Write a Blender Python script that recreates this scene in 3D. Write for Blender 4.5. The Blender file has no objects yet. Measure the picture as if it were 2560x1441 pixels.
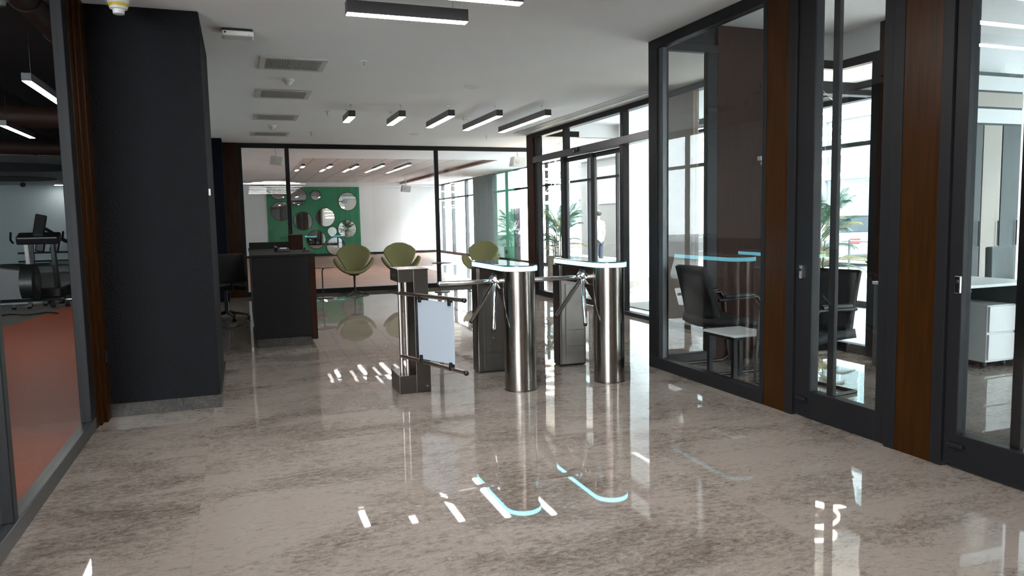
import bpy, bmesh, math, random
from math import sin, cos, pi, radians
from mathutils import Vector, Matrix, noise
random.seed(7)
SC = bpy.context.scene
COL = SC.collection

# ---------------------------------------------------------------- camera
F, YAW, PIT, ROL = 1829.5, 0.3528, 0.0923, -0.0197
fw = Vector((sin(YAW)*cos(PIT), cos(YAW)*cos(PIT), -sin(PIT)))
r0 = Vector((cos(YAW), -sin(YAW), 0)); u0 = r0.cross(fw)
rt = r0*cos(ROL) + u0*sin(ROL); up = rt.cross(fw)
cd = bpy.data.cameras.new('camera'); cam = bpy.data.objects.new('camera', cd); COL.objects.link(cam)
cd.sensor_width = 36; cd.lens = 36*F/2560; cd.clip_start = 0.05; cd.clip_end = 500
cam.matrix_world = Matrix(((rt.x, up.x, -fw.x, 0), (rt.y, up.y, -fw.y, 0), (rt.z, up.z, -fw.z, 1.35), (0, 0, 0, 1)))
SC.camera = cam
# ---------------------------------------------------------------- world, exposure
w = bpy.data.worlds.new('sky'); SC.world = w; w.use_nodes = True
bg = w.node_tree.nodes['Background']; bg.inputs[0].default_value = (0.87, 0.965, 1.0, 1); bg.inputs[1].default_value = 15.0
SC.view_settings.view_transform = 'Standard'; SC.view_settings.look = 'None'
SC.view_settings.gamma = 1.0; SC.view_settings.exposure = 0.72; SC.view_settings.use_curve_mapping = False
cy_ = SC.cycles
cy_.max_bounces = 10; cy_.diffuse_bounces = 4; cy_.glossy_bounces = 5; cy_.transparent_max_bounces = 24
cy_.transmission_bounces = 4; cy_.caustics_reflective = False; cy_.caustics_refractive = False
cy_.sample_clamp_indirect = 10.0; cy_.use_denoising = True
sd = bpy.data.lights.new('sun', 'SUN'); sd.energy = 1.5; sd.angle = radians(3); sd.color = (1, .96, .9)
sun = bpy.data.objects.new('sun', sd); COL.objects.link(sun)
sun.rotation_euler = Vector((-0.45, 0.35, -0.85)).to_track_quat('-Z', 'Y').to_euler()

H = 2.884          # hall ceiling
# ---------------------------------------------------------------- materials
def mat(name, col, rough=.5, metal=0., emit=None, es=0., spec=.5, bump=0., bscale=60., var=0., vscale=8., stretch=(1, 1, 1), coat=0., alpha=None):
    m = bpy.data.materials.new(name); m.use_nodes = True
    nt = m.node_tree; b = nt.nodes['Principled BSDF']
    b.inputs['Base Color'].default_value = (*col, 1); b.inputs['Roughness'].default_value = rough
    b.inputs['Metallic'].default_value = metal; b.inputs['Specular IOR Level'].default_value = spec
    if coat: b.inputs['Coat Weight'].default_value = coat
    if emit: b.inputs['Emission Color'].default_value = (*emit, 1); b.inputs['Emission Strength'].default_value = es
    if bump or var:
        tc = nt.nodes.new('ShaderNodeTexCoord'); mp = nt.nodes.new('ShaderNodeMapping'); mp.inputs['Scale'].default_value = stretch
        nt.links.new(tc.outputs['Object'], mp.inputs[0])
        if bump:
            n = nt.nodes.new('ShaderNodeTexNoise'); n.inputs['Scale'].default_value = bscale; n.inputs['Detail'].default_value = 3
            bp = nt.nodes.new('ShaderNodeBump'); bp.inputs['Strength'].default_value = bump; bp.inputs['Distance'].default_value = .01
            nt.links.new(mp.outputs[0], n.inputs[0]); nt.links.new(n.outputs[0], bp.inputs['Height']); nt.links.new(bp.outputs[0], b.inputs['Normal'])
        if var:
            n = nt.nodes.new('ShaderNodeTexNoise'); n.inputs['Scale'].default_value = vscale; n.inputs['Detail'].default_value = 5
            cr = nt.nodes.new('ShaderNodeValToRGB')
            cr.color_ramp.elements[0].position = .3; cr.color_ramp.elements[1].position = .7
            cr.color_ramp.elements[0].color = (*[c*(1-var) for c in col], 1); cr.color_ramp.elements[1].color = (*[min(1, c*(1+var)) for c in col], 1)
            nt.links.new(mp.outputs[0], n.inputs[0]); nt.links.new(n.outputs[0], cr.inputs[0]); nt.links.new(cr.outputs[0], b.inputs['Base Color'])
    return m

def glass_mat(name, tint=(.95, .96, .96), f0=.07, rough=0.0):
    m = bpy.data.materials.new(name); m.use_nodes = True; nt = m.node_tree; nt.nodes.clear(); N = nt.nodes.new; L = nt.links.new
    out = N('ShaderNodeOutputMaterial'); mix = N('ShaderNodeMixShader'); tr = N('ShaderNodeBsdfTransparent'); gl = N('ShaderNodeBsdfGlossy')
    tr.inputs[0].default_value = (*[t**.5 for t in tint], 1); gl.inputs['Roughness'].default_value = rough
    geo = N('ShaderNodeNewGeometry'); dot = N('ShaderNodeVectorMath'); dot.operation = 'DOT_PRODUCT'
    L(geo.outputs['Normal'], dot.inputs[0]); L(geo.outputs['Incoming'], dot.inputs[1])
    ab = N('ShaderNodeMath'); ab.operation = 'ABSOLUTE'; L(dot.outputs['Value'], ab.inputs[0])
    om = N('ShaderNodeMath'); om.operation = 'SUBTRACT'; om.inputs[0].default_value = 1; L(ab.outputs[0], om.inputs[1])
    pw = N('ShaderNodeMath'); pw.operation = 'POWER'; L(om.outputs[0], pw.inputs[0]); pw.inputs[1].default_value = 5
    ml = N('ShaderNodeMath'); ml.operation = 'MULTIPLY_ADD'; L(pw.outputs[0], ml.inputs[0]); ml.inputs[1].default_value = .5-f0; ml.inputs[2].default_value = f0
    bf = N('ShaderNodeMath'); bf.operation = 'SUBTRACT'; bf.inputs[0].default_value = 1; L(geo.outputs['Backfacing'], bf.inputs[1])
    fm = N('ShaderNodeMath'); fm.operation = 'MULTIPLY'; L(ml.outputs[0], fm.inputs[0]); L(bf.outputs[0], fm.inputs[1])
    L(fm.outputs[0], mix.inputs[0]); L(tr.outputs[0], mix.inputs[1]); L(gl.outputs[0], mix.inputs[2]); L(mix.outputs[0], out.inputs[0])
    return m

def marble(name, light, dark, vein, tile=(1.2, .6), tilt=.0022, rough=.022, off=(0, 0), spec=.6):
    """polished stone slabs: each slab has its own offset in the stone and lies a hair out of level, as laid"""
    m = bpy.data.materials.new(name); m.use_nodes = True; nt = m.node_tree; N = nt.nodes.new; L = nt.links.new
    b = nt.nodes['Principled BSDF']
    geo = N('ShaderNodeNewGeometry')
    def vm(op, a, bb=None):
        n = N('ShaderNodeVectorMath'); n.operation = op
        for i, x in enumerate((a, bb)):
            if x is None: continue
            if isinstance(x, (tuple, list)): n.inputs[i].default_value = x
            else: L(x, n.inputs[i])
        return n.outputs[0]
    def mm(op, a, bb=0., c=0.):
        n = N('ShaderNodeMath'); n.operation = op
        for i, x in enumerate((a, bb, c)):
            if isinstance(x, (int, float)): n.inputs[i].default_value = x
            else: L(x, n.inputs[i])
        return n.outputs[0]
    pos = vm('ADD', geo.outputs['Position'], (off[0], off[1], 0))
    cell = vm('FLOOR', vm('DIVIDE', pos, (tile[0], tile[1], 50)))
    wn = N('ShaderNodeTexWhiteNoise'); wn.noise_dimensions = '3D'; L(cell, wn.inputs[0])
    rnd = vm('SUBTRACT', wn.outputs['Color'], (.5, .5, .5))
    # tilt
    nrm = vm('NORMALIZE', vm('ADD', geo.outputs['Normal'], vm('MULTIPLY', rnd, (tilt*2, tilt*2, 0))))
    # stone coordinates stretched along x, per slab shift
    sp = vm('ADD', pos, vm('MULTIPLY', rnd, (9, 9, 9)))
    n1 = N('ShaderNodeTexNoise'); n1.inputs['Scale'].default_value = 1.3; n1.inputs['Detail'].default_value = 8; n1.inputs['Roughness'].default_value = .62; n1.inputs['Distortion'].default_value = .6
    L(vm('MULTIPLY', vm('ADD', pos, vm('MULTIPLY', rnd, (.25, .25, .25))), (.8, 1.7, 1)), n1.inputs[0])
    n2 = N('ShaderNodeTexNoise'); n2.inputs['Scale'].default_value = 24; n2.inputs['Detail'].default_value = 6; n2.inputs['Roughness'].default_value = .72; n2.inputs['Distortion'].default_value = .8
    L(vm('MULTIPLY', sp, (.95, 1.9, 1)), n2.inputs[0])
    n3 = N('ShaderNodeTexNoise'); n3.inputs['Scale'].default_value = 2.6; n3.inputs['Detail'].default_value = 7; n3.inputs['Roughness'].default_value = .6; n3.inputs['Distortion'].default_value = 1.6
    L(vm('MULTIPLY', sp, (1, 1.5, 1)), n3.inputs[0])
    tone = mm('ADD', mm('MULTIPLY', n1.outputs[0], .80), mm('MULTIPLY', n2.outputs[0], .82))
    n4 = N('ShaderNodeTexNoise'); n4.inputs['Scale'].default_value = 110; n4.inputs['Detail'].default_value = 3; L(vm('MULTIPLY', sp, (1, 1.6, 1)), n4.inputs[0])
    tone = mm('ADD', tone, mm('MULTIPLY', mm('SUBTRACT', n4.outputs[0], .5), .22))
    slabtone = mm('MULTIPLY', mm('SUBTRACT', wn.outputs['Value'], .5), .05)
    tone = mm('ADD', tone, slabtone)
    cr = N('ShaderNodeValToRGB'); e = cr.color_ramp.elements
    e[0].position = .72; e[0].color = (*dark, 1); e[1].position = 1.12 if False else 1.0; e[1].color = (*light, 1)
    md = cr.color_ramp.elements.new(.88); md.color = (*[(a*.55+c*.45) for a, c in zip(light, dark)], 1)
    L(mm('ADD', tone, .13), cr.inputs[0])
    # thin light veins
    ridge = mm('ABSOLUTE', mm('SUBTRACT', n3.outputs[0], .5))
    vv = mm('SUBTRACT', 1., mm('MULTIPLY', ridge, 90.)); vc = mm('MAXIMUM', vv, 0.)
    vmask = mm('MULTIPLY', vc, mm('MULTIPLY', mm('MAXIMUM', mm('SUBTRACT', n2.outputs[0], .45), 0.), 2.6))
    mx = N('ShaderNodeMix'); mx.data_type = 'RGBA'; L(vmask, mx.inputs['Factor']); L(cr.outputs[0], mx.inputs[6]); mx.inputs[7].default_value = (*vein, 1)
    # joints
    fr = vm('FRACTION', vm('DIVIDE', pos, (tile[0], tile[1], 50)))
    sx = N('ShaderNodeSeparateXYZ'); L(fr, sx.inputs[0])
    jx = mm('LESS_THAN', sx.outputs[0], .0016/tile[0]); jy = mm('LESS_THAN', sx.outputs[1], .0016/tile[1])
    jj = mm('MULTIPLY', mm('MAXIMUM', jx, jy), .35)
    mj = N('ShaderNodeMix'); mj.data_type = 'RGBA'; L(jj, mj.inputs['Factor']); L(mx.outputs[2], mj.inputs[6]); mj.inputs[7].default_value = (.075, .06, .05, 1)
    L(mj.outputs[2], b.inputs['Base Color']); L(nrm, b.inputs['Normal'])
    b.inputs['Roughness'].default_value = rough; b.inputs['Specular IOR Level'].default_value = spec
    return m

def grid_mat(name, base, line, cell, lw, axes=(0, 2), rough=.4, var=.1):
    m = bpy.data.materials.new(name); m.use_nodes = True; nt = m.node_tree; N = nt.nodes.new; L = nt.links.new
    b = nt.nodes['Principled BSDF']; b.inputs['Roughness'].default_value = rough
    geo = N('ShaderNodeNewGeometry'); s = N('ShaderNodeSeparateXYZ'); L(geo.outputs['Position'], s.inputs[0]); masks = []; cells = []
    for k in range(2):
        d = N('ShaderNodeMath'); d.operation = 'DIVIDE'; L(s.outputs[axes[k]], d.inputs[0]); d.inputs[1].default_value = cell[k]
        f = N('ShaderNodeMath'); f.operation = 'FRACT'; L(d.outputs[0], f.inputs[0])
        g = N('ShaderNodeMath'); g.operation = 'FLOOR'; L(d.outputs[0], g.inputs[0]); cells.append(g)
        l = N('ShaderNodeMath'); l.operation = 'LESS_THAN'; L(f.outputs[0], l.inputs[0]); l.inputs[1].default_value = lw[k]/cell[k]; masks.append(l)
    mx = N('ShaderNodeMath'); mx.operation = 'MAXIMUM'; L(masks[0].outputs[0], mx.inputs[0]); L(masks[1].outputs[0], mx.inputs[1])
    cb = N('ShaderNodeCombineXYZ'); L(cells[0].outputs[0], cb.inputs[0]); L(cells[1].outputs[0], cb.inputs[1])
    wn = N('ShaderNodeTexWhiteNoise'); L(cb.outputs[0], wn.inputs[0])
    c0 = N('ShaderNodeMix'); c0.data_type = 'RGBA'; L(wn.outputs['Value'], c0.inputs['Factor'])
    c0.inputs[6].default_value = (*[c*(1-var) for c in base], 1); c0.inputs[7].default_value = (*[min(1, c*(1+var)) for c in base], 1)
    c = N('ShaderNodeMix'); c.data_type = 'RGBA'; L(mx.outputs[0], c.inputs['Factor']); L(c0.outputs[2], c.inputs[6]); c.inputs[7].default_value = (*line, 1)
    L(c.outputs[2], b.inputs['Base Color'])
    return m

M = {}
M['floor'] = marble('grey_brown_marble', (.285, .248, .219), (.105, .085, .072), (.42, .385, .35), tile=(1.2, .6), off=(.25, .18))
M['floor_light'] = marble('pale_marble', (.52, .52, .51), (.26, .26, .26), (.7, .7, .7), tile=(1.2, .6), rough=.08)
M['plinth'] = marble('dark_marble', (.065, .062, .058), (.024, .023, .022), (.2, .2, .19), tile=(40, 40), tilt=0, rough=.15)
M['ceiling'] = mat('white_ceiling_paint', (.80, .805, .81), .85, var=.015, vscale=1.5)
M['frame'] = mat('anthracite_powder_coat', (.0105, .0105, .012), .45, spec=.18, bump=.05, bscale=400)
M['frame2'] = mat('grey_aluminium', (.05, .056, .058), .35, metal=.3)
M['wood'] = mat('dark_brown_veneer', (.026, .0085, .0010), .36, spec=.15, var=.35, vscale=3, stretch=(14, 14, 1))
M['wood2'] = mat('red_brown_veneer', (.032, .0125, .0075), .5, spec=.08, var=.3, vscale=3, stretch=(14, 14, 1))
M['column'] = mat('charcoal_plaster', (.0085, .009, .0105), .9, spec=.12, bump=.9, bscale=55)
M['navy'] = mat('navy_plaster', (.006, .008, .016), .9, spec=.1, bump=.5, bscale=60)
M['steel'] = mat('brushed_steel', (.255, .225, .20), .19, metal=1, var=.28, vscale=5, stretch=(26, 26, .05))  # upright colour streaks imitate stripe reflections on the brushed metal
M['rail'] = mat('satin_steel_tube', (.52, .45, .41), .32, metal=1)
M['steel_dark'] = mat('satin_steel', (.125, .110, .100), .30, metal=1)
M['chrome'] = mat('polished_chrome', (.62, .62, .64), .07, metal=1)
M['black'] = mat('black_plastic', (.006, .006, .007), .4)
M['blackglass'] = mat('dark_top_glass', (.04, .045, .05), .05, spec=.8)
M['led'] = mat('cyan_led', (.5, .9, 1), .4, emit=(.22, .80, 1), es=4.5)
M['lamp'] = mat('lamp_diffuser', (1, 1, 1), .5, emit=(1, .965, .94), es=36)
M['warm'] = mat('warm_led', (1, .9, .8), .5, emit=(1, .84, .62), es=14)
M['housing'] = mat('lamp_housing', (.035, .035, .038), .35)
M['white'] = mat('white_plastic', (.66, .66, .64), .45)
M['whitewall'] = mat('white_wall_paint', (.85, .88, .885), .8, var=.02, vscale=1)
M['gallerywhite'] = mat('bright_white_paint', (.86, .88, .88), .8)
M['gyp'] = mat('pale_grey_wall_paint', (.50, .52, .52), .8)
M['gwall'] = mat('grey_green_wall_paint', (.55, .65, .67), .8)
M['green'] = mat('green_wall_paint', (.018, .23, .10), .6, var=.04, vscale=2)
M['green2'] = mat('mint_wall_paint', (.13, .62, .43), .6)
M['mirror'] = mat('mirror', (.30, .31, .31), .01, metal=1)
M['woodfloor'] = grid_mat('vinyl_plank_floor', (.40, .21, .15), (.16, .09, .07), (1.2, .2), (.006, .006), axes=(0, 1), rough=.38, var=.14)
M['rubber_red'] = mat('orange_rubber_floor', (.30, .062, .018), .5, var=.08, vscale=40)
M['rubber_grey'] = mat('grey_rubber_floor', (.11, .115, .105), .55, var=.15, vscale=60)
M['darkceil'] = mat('black_ceiling_paint', (.010, .010, .011), .8)
M['duct'] = mat('rust_brown_duct', (.022, .0075, .0045), .6, spec=.2)
M['olive'] = mat('olive_fabric', (.19, .19, .082), .85, bump=.3, bscale=350, var=.06, vscale=25)
M['fabric_black'] = mat('black_fabric', (.008, .008, .009), .9, bump=.3, bscale=300)
M['leather'] = mat('black_leather', (.008, .0085, .010), .6, spec=.25, bump=.2, bscale=120)
M['desk'] = mat('graphite_laminate', (.009, .009, .0095), .6, spec=.2, var=.1, vscale=40)
M['deskwhite'] = mat('white_laminate', (.68, .70, .70), .35)
M['beige'] = mat('beige_laminate', (.38, .35, .31), .5)
M['greycab'] = mat('grey_laminate', (.07, .085, .085), .5)
M['acrylic'] = mat('frosted_acrylic', (.43, .49, .56), .35)
M['tile_ceiling'] = grid_mat('ceiling_tiles', (.58, .545, .525), (.12, .05, .04), (.63, .63), (.018, .010), axes=(0, 1), rough=.85, var=.03)
M['vent_dark'] = mat('vent_void', (.22, .22, .22), .6)
M['vent'] = mat('vent_aluminium', (.58, .56, .54), .5)
M['curtain'] = mat('grey_green_curtain', (.055, .075, .070), .9)
M['redlip'] = mat('brown_lip', (.19, .085, .06), .6)
M['glass'] = glass_mat('clear_glass')
M['glass_tint'] = glass_mat('grey_tinted_glass', tint=(.72, .74, .74), f0=.065)
M['glass_gym'] = glass_mat('gym_glass', tint=(.82, .82, .82), f0=.04)
M['frost'] = mat('frost_white', (.8, .85, .86), .5)
M['ground'] = mat('pale_paving', (.33, .34, .34), .8, var=.1, vscale=3)
M['asphalt'] = mat('asphalt', (.15, .155, .16), .8, var=.15, vscale=10)
M['facade'] = grid_mat('teal_curtain_wall', (.075, .13, .135), (.20, .23, .23), (1.5, 3.3), (.10, .5), axes=(1, 2), rough=.5, var=.3)
M['facade_band'] = mat('pale_facade_band', (.22, .24, .245), .7)
M['pavilion'] = mat('taupe_pavilion_stone', (.050, .043, .037), .8, var=.12, vscale=3)
M['stone'] = mat('taupe_stone', (.26, .235, .21), .7, var=.12, vscale=3)
M['planter'] = mat('beige_planter_stone', (.25, .22, .175), .85, var=.25, vscale=30)
M['carpaint'] = mat('white_car_paint', (.16, .165, .17), .25, coat=.5)
M['carglass'] = mat('car_glass', (.02, .025, .03), .08)
M['tyre'] = mat('tyre_rubber', (.015, .015, .015), .8)
M['leaf'] = mat('palm_leaf', (.030, .105, .050), .5, var=.4, vscale=4)
M['leaf2'] = mat('yellow_palm_leaf', (.24, .24, .045), .5, var=.35, vscale=4)
M['trunk'] = mat('palm_stem', (.16, .13, .07), .8)
M['soil'] = mat('soil', (.03, .022, .016), .9)
M['yellow'] = mat('yellow_sticker', (.55, .38, .03), .5)
M['skin'] = mat('skin', (.42, .25, .18), .6)
M['shirt'] = mat('pale_shirt', (.55, .56, .57), .8)
M['trousers'] = mat('dark_trousers', (.03, .035, .05), .8)
M['hair'] = mat('dark_hair', (.015, .011, .009), .6)
M['red'] = mat('red_paint', (.5, .03, .03), .5)
M['screen'] = mat('screen', (.01, .01, .012), .15)
M['poster'] = mat('dark_poster', (.012, .018, .018), .4, var=.6, vscale=3)
M['brush'] = mat('brush_strip', (.01, .01, .012), .9)

# ---------------------------------------------------------------- mesh builder
class MB:
    def __init__(s, o=(0, 0, 0)): s.bm = bmesh.new(); s.o = Vector(o)
    def box(s, x0, x1, y0, y1, z0, z1, rz=0, c=None):
        vs = [s.bm.verts.new(Vector((x, y, z)) - s.o) for x, y, z in ((x0,y0,z0),(x1,y0,z0),(x1,y1,z0),(x0,y1,z0),(x0,y0,z1),(x1,y0,z1),(x1,y1,z1),(x0,y1,z1))]
        for f in ((0,3,2,1),(4,5,6,7),(0,1,5,4),(1,2,6,5),(2,3,7,6),(3,0,4,7)): s.bm.faces.new([vs[i] for i in f])
        if rz:
            cc = Vector(c if c else ((x0+x1)/2, (y0+y1)/2, 0)) - s.o
            bmesh.ops.rotate(s.bm, verts=vs, cent=cc, matrix=Matrix.Rotation(rz, 3, 'Z'))
        return s
    def obox(s, cen, size, R):
        vs = []
        for sx, sy, sz in ((-1,-1,-1),(1,-1,-1),(1,1,-1),(-1,1,-1),(-1,-1,1),(1,-1,1),(1,1,1),(-1,1,1)):
            vs.append(s.bm.verts.new(Vector(cen) - s.o + R @ Vector((sx*size[0]/2, sy*size[1]/2, sz*size[2]/2))))
        for f in ((0,3,2,1),(4,5,6,7),(0,1,5,4),(1,2,6,5),(2,3,7,6),(3,0,4,7)): s.bm.faces.new([vs[i] for i in f])
        return s
    def tube(s, pts, r, n=12, cap=True, rs=None):
        pts = [Vector(p) - s.o for p in pts]; rings = []
        prev = None
        for i, p in enumerate(pts):
            if i == 0: t = pts[1]-p
            elif i == len(pts)-1: t = p-pts[i-1]
            else: t = (pts[i+1]-p).normalized() + (p-pts[i-1]).normalized()
            t.normalize()
            if prev is None:
                a = Vector((0, 0, 1)) if abs(t.z) < .9 else Vector((1, 0, 0)); u = t.cross(a).normalized()
            else:
                u = (prev - t*prev.dot(t)).normalized()
            prev = u; v = t.cross(u); rr = rs[i] if rs else r
            rings.append([s.bm.verts.new(p + u*rr*cos(2*pi*k/n) + v*rr*sin(2*pi*k/n)) for k in range(n)])
        for a, b in zip(rings, rings[1:]):
            for k in range(n): s.bm.faces.new((a[k], a[(k+1) % n], b[(k+1) % n], b[k]))
        if cap: s.bm.faces.new(rings[0][::-1]); s.bm.faces.new(rings[-1])
        return s
    def cyl(s, c, r, z0, z1, n=32): return s.lathe(c, [(r, z0), (r, z1)], n)
    def lathe(s, c, prof, n=32, axis='Z', closed=True):
        rings = []; c = Vector((c[0], c[1], c[2] if len(c) > 2 else 0)) - s.o
        for r, z in prof:
            ring = []
            for k in range(n):
                a = 2*pi*k/n; p = Vector((r*cos(a), r*sin(a), z))
                if axis == 'Y': p = Vector((p.x, p.z, -p.y))
                if axis == 'X': p = Vector((p.z, p.x, p.y))
                ring.append(s.bm.verts.new(c+p))
            rings.append(ring)
        for a, b in zip(rings, rings[1:]):
            for k in range(n): s.bm.faces.new((a[k], a[(k+1) % n], b[(k+1) % n], b[k]))
        if closed: s.bm.faces.new(rings[0][::-1]); s.bm.faces.new(rings[-1])
        return s
    def prism(s, out, z0, z1):
        lo = [s.bm.verts.new(Vector((x, y, z0)) - s.o) for x, y in out]; hi = [s.bm.verts.new(Vector((x, y, z1)) - s.o) for x, y in out]
        n = len(out)
        s.bm.faces.new(lo[::-1]); s.bm.faces.new(hi)
        for i in range(n): s.bm.faces.new((lo[i], lo[(i+1) % n], hi[(i+1) % n], hi[i]))
        return s
    def extr(s, prof, axis, a0, a1):
        """extrude an outline (two coordinates) along axis 'X' or 'Y'"""
        def P(u, v, a): return Vector((a, u, v)) if axis == 'X' else Vector((u, a, v))
        lo = [s.bm.verts.new(P(u, v, a0) - s.o) for u, v in prof]; hi = [s.bm.verts.new(P(u, v, a1) - s.o) for u, v in prof]
        n = len(prof); s.bm.faces.new(lo[::-1]); s.bm.faces.new(hi)
        for i in range(n): s.bm.faces.new((lo[i], lo[(i+1) % n], hi[(i+1) % n], hi[i]))
        return s
    def sphere(s, c, r, n=16, sc=(1, 1, 1)):
        mt = Matrix.Translation(Vector(c)-s.o) @ Matrix.Diagonal((*sc, 1))
        bmesh.ops.create_uvsphere(s.bm, u_segments=n, v_segments=max(6, n//2), radius=r, matrix=mt); return s
    def grid(s, fn, nu, nv):
        vs = [[s.bm.verts.new(Vector(fn(i/(nu-1), j/(nv-1))) - s.o) for j in range(nv)] for i in range(nu)]
        for i in range(nu-1):
            for j in range(nv-1): s.bm.faces.new((vs[i][j], vs[i+1][j], vs[i+1][j+1], vs[i][j+1]))
        return s
    def build(s, name, m, parent=None, smooth=False, bevel=0., solid=0., sub=0, seg=2):
        bmesh.ops.recalc_face_normals(s.bm, faces=s.bm.faces)
        me = bpy.data.meshes.new(name); s.bm.to_mesh(me); s.bm.free(); me.materials.append(M[m] if isinstance(m, str) else m)
        o = bpy.data.objects.new(name, me); COL.objects.link(o)
        if parent is None: o.location = s.o
        else: o.parent = parent
        if smooth:
            me.polygons.foreach_set('use_smooth', [True]*len(me.polygons))
            if smooth != 'all':
                for e in me.edges: pass
                try: me.set_sharp_from_angle(angle=radians(38))
                except Exception: pass
        if solid: md = o.modifiers.new('solid', 'SOLIDIFY'); md.thickness = solid; md.offset = 0
        if sub: md = o.modifiers.new('sub', 'SUBSURF'); md.levels = sub; md.render_levels = sub
        if bevel:
            md = o.modifiers.new('bevel', 'BEVEL'); md.width = bevel; md.segments = seg; md.limit_method = 'ANGLE'; md.angle_limit = radians(40)
        return o

def tag(o, label=None, cat=None, group=None, kind=None):
    if label: o['label'] = label
    if cat: o['category'] = cat
    if group: o['group'] = group
    if kind: o['kind'] = kind
    return o
def thing(name, label, cat, loc, rz=0, group=None, kind=None):
    o = bpy.data.objects.new(name, None); COL.objects.link(o); o.location = loc; o.rotation_euler.z = rz; o.empty_display_size = .1
    return tag(o, label, cat, group, kind)
def struct(name, loc=(0, 0, 0), label=None):
    o = bpy.data.objects.new(name, None); COL.objects.link(o); o.location = loc; return tag(o, label=label, kind='structure')
def kids(o): return [c for c in bpy.data.objects if c.parent == o]
def dup(root, loc, rz=None, label=None, group=None, scale=None):
    def rec(o, par):
        c = o.copy(); COL.objects.link(c); c.parent = par
        for ch in kids(o): rec(ch, c)
        return c
    src = list(kids(root)); r = root.copy(); COL.objects.link(r); r.location = loc
    if rz is not None: r.rotation_euler.z = rz
    if scale: r.scale = scale
    if label: r['label'] = label
    if group: r['group'] = group
    for ch in src: rec(ch, r)
    return r
def sbox(name, m, x0, x1, y0, y1, z0, z1, label=None, bevel=0.):
    return tag(MB(((x0+x1)/2, (y0+y1)/2, z0)).box(x0, x1, y0, y1, z0, z1).build(name, m, bevel=bevel), label=label, kind='structure')

# ================================================================ THE SHELL
sbox('floor', 'floor', -1.0, 5.05, -6.5, 14.73, -.12, 0, 'polished grey-brown marble floor of the entrance hall')
sbox('floor_office', 'floor', 5.05, 8.45, -6.5, 5.55, -.12, 0, 'polished marble floor inside the glass office')
sbox('floor_gallery', 'floor_light', 5.05, 8.45, 5.55, 22.0, -.12, -.0005, 'pale stone floor of the bright glazed gallery')
sbox('ceiling', 'ceiling', -1.0, 3.48, -6.5, 5.76, H, H+.1, 'flat white ceiling of the entrance hall')
sbox('ceiling_hall_end', 'ceiling', 5.05, 6.05, 12.62, 14.80, H, H+.1)
sbox('ceiling_hall', 'ceiling', -1.0, 5.05, 5.76, 14.80, H, H+.1, 'flat white ceiling between the glass office and the reception desk')
sbox('ceiling_gallery', 'ceiling', 6.06, 8.6, 12.63, 14.77, 3.0, 3.1)
sbox('ceiling_gallery', 'ceiling', 5.61, 8.6, 5.55, 12.62, 3.12, 3.22, 'white ceiling of the gallery behind the sliding doors')
sbox('ceiling_gallery_return', 'ceiling', 5.05, 5.61, 5.80, 12.62, 3.12, 3.22)
sbox('trim_1', 'ceiling', 5.05, 5.12, 5.80, 12.62, H, 3.13)
sbox('trim_31', 'ceiling', 5.05, 8.3, 12.62, 12.68, H, 3.13)
sbox('ceiling_office', 'ceiling', 3.48, 5.60, -6.5, 5.80, 3.06, 3.16, 'white ceiling inside the glass office')
sbox('ceiling_office_side', 'ceiling', 5.60, 8.6, -6.5, 5.55, 3.06, 3.16)
sbox('trim_2', 'frame', 3.44, 3.52, -6.5, 5.76, H, 3.07)
sbox('trim_3', 'frame', 3.52, 5.6, 5.72, 5.80, H-.0, 3.07)
sbox('wall_back', 'gyp', -3.4, 8.5, -6.6, -6.5, 0, 3.2, 'white wall behind the camera')
sbox('wall_left', 'gyp', -1.15, -1.0, 7.25, 14.73, 0, H, 'side wall behind the dark column')

# dark column on the left with stone skirting
sbox('column', 'column', -.95, -.206, 5.83, 7.25, 0, H, 'charcoal plastered column beside the brown door frame', bevel=.01)
sbox('baseboard_left', 'plinth', -.965, -.188, 5.808, 7.27, 0, .095, 'dark marble skirting around the charcoal column', bevel=.002)
o = MB((-.203, 5.87, 1.6)).box(-.206, -.192, 5.85, 5.89, 1.575, 1.625).build('wall_sensor', 'white', bevel=.003)
tag(o, 'tiny white sensor plate on the edge of the charcoal column', 'sensor')
# column and wood near the back wall
sbox('column_back', 'navy', -1.0, -.235, 13.95, 14.70, 0, H, 'navy-black column beside the glazed back wall')
o = struct('trim_4', (-.1, 14.7, 0)); o['label'] = 'dark brown wood strip between the navy column and back glazing'
MB((-.1, 14.7, 0)).box(-.235, .02, 14.66, 14.76, 0, H).build('strip', 'wood', o, bevel=.003)

# gym glazing on the left
gz = struct('window_1', (-1.0, 2, 0), 'tall gym glazing in anthracite frame along the left side')
O = (-1.0, 2, 0)
MB(O).box(-1.04, -.975, -6.4, 5.52, 0, .085).build('bottom_rail', 'frame2', gz, bevel=.004)
MB(O).box(-1.04, -.975, -6.4, 5.52, 2.80, H).build('top_rail', 'frame', gz, bevel=.004)
for y in (-4.9, -3.1, -1.3, .5, 2.0, 3.66):
    MB(O).box(-1.035, -.98, y-.032, y+.032, .085, 2.80).build('mullion', 'frame', gz, bevel=.004)
MB(O).box(-1.04, -.975, 5.37, 5.52, .085, 2.80).build('end_stile', 'frame', gz, bevel=.004)
MB(O).box(-1.012, -1.004, -6.4, 5.4, .08, 2.81).build('pane', 'glass_gym', gz)
o = struct('trim_5', (-1, 5.66, 0), 'dark brown door lining beside the charcoal column')
O = (-1, 5.66, 0)
MB(O).box(-1.06, -.972, 5.52, 5.60, 0, H).build('lining', 'wood', o, bevel=.004)
MB(O).box(-1.06, -.955, 5.60, 5.68, 0, H).build('lining_edge', 'wood', o, bevel=.004)
MB(O).box(-1.06, -.93, 5.68, 5.83, 0, H).build('reveal', 'wood', o, bevel=.004)
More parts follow.
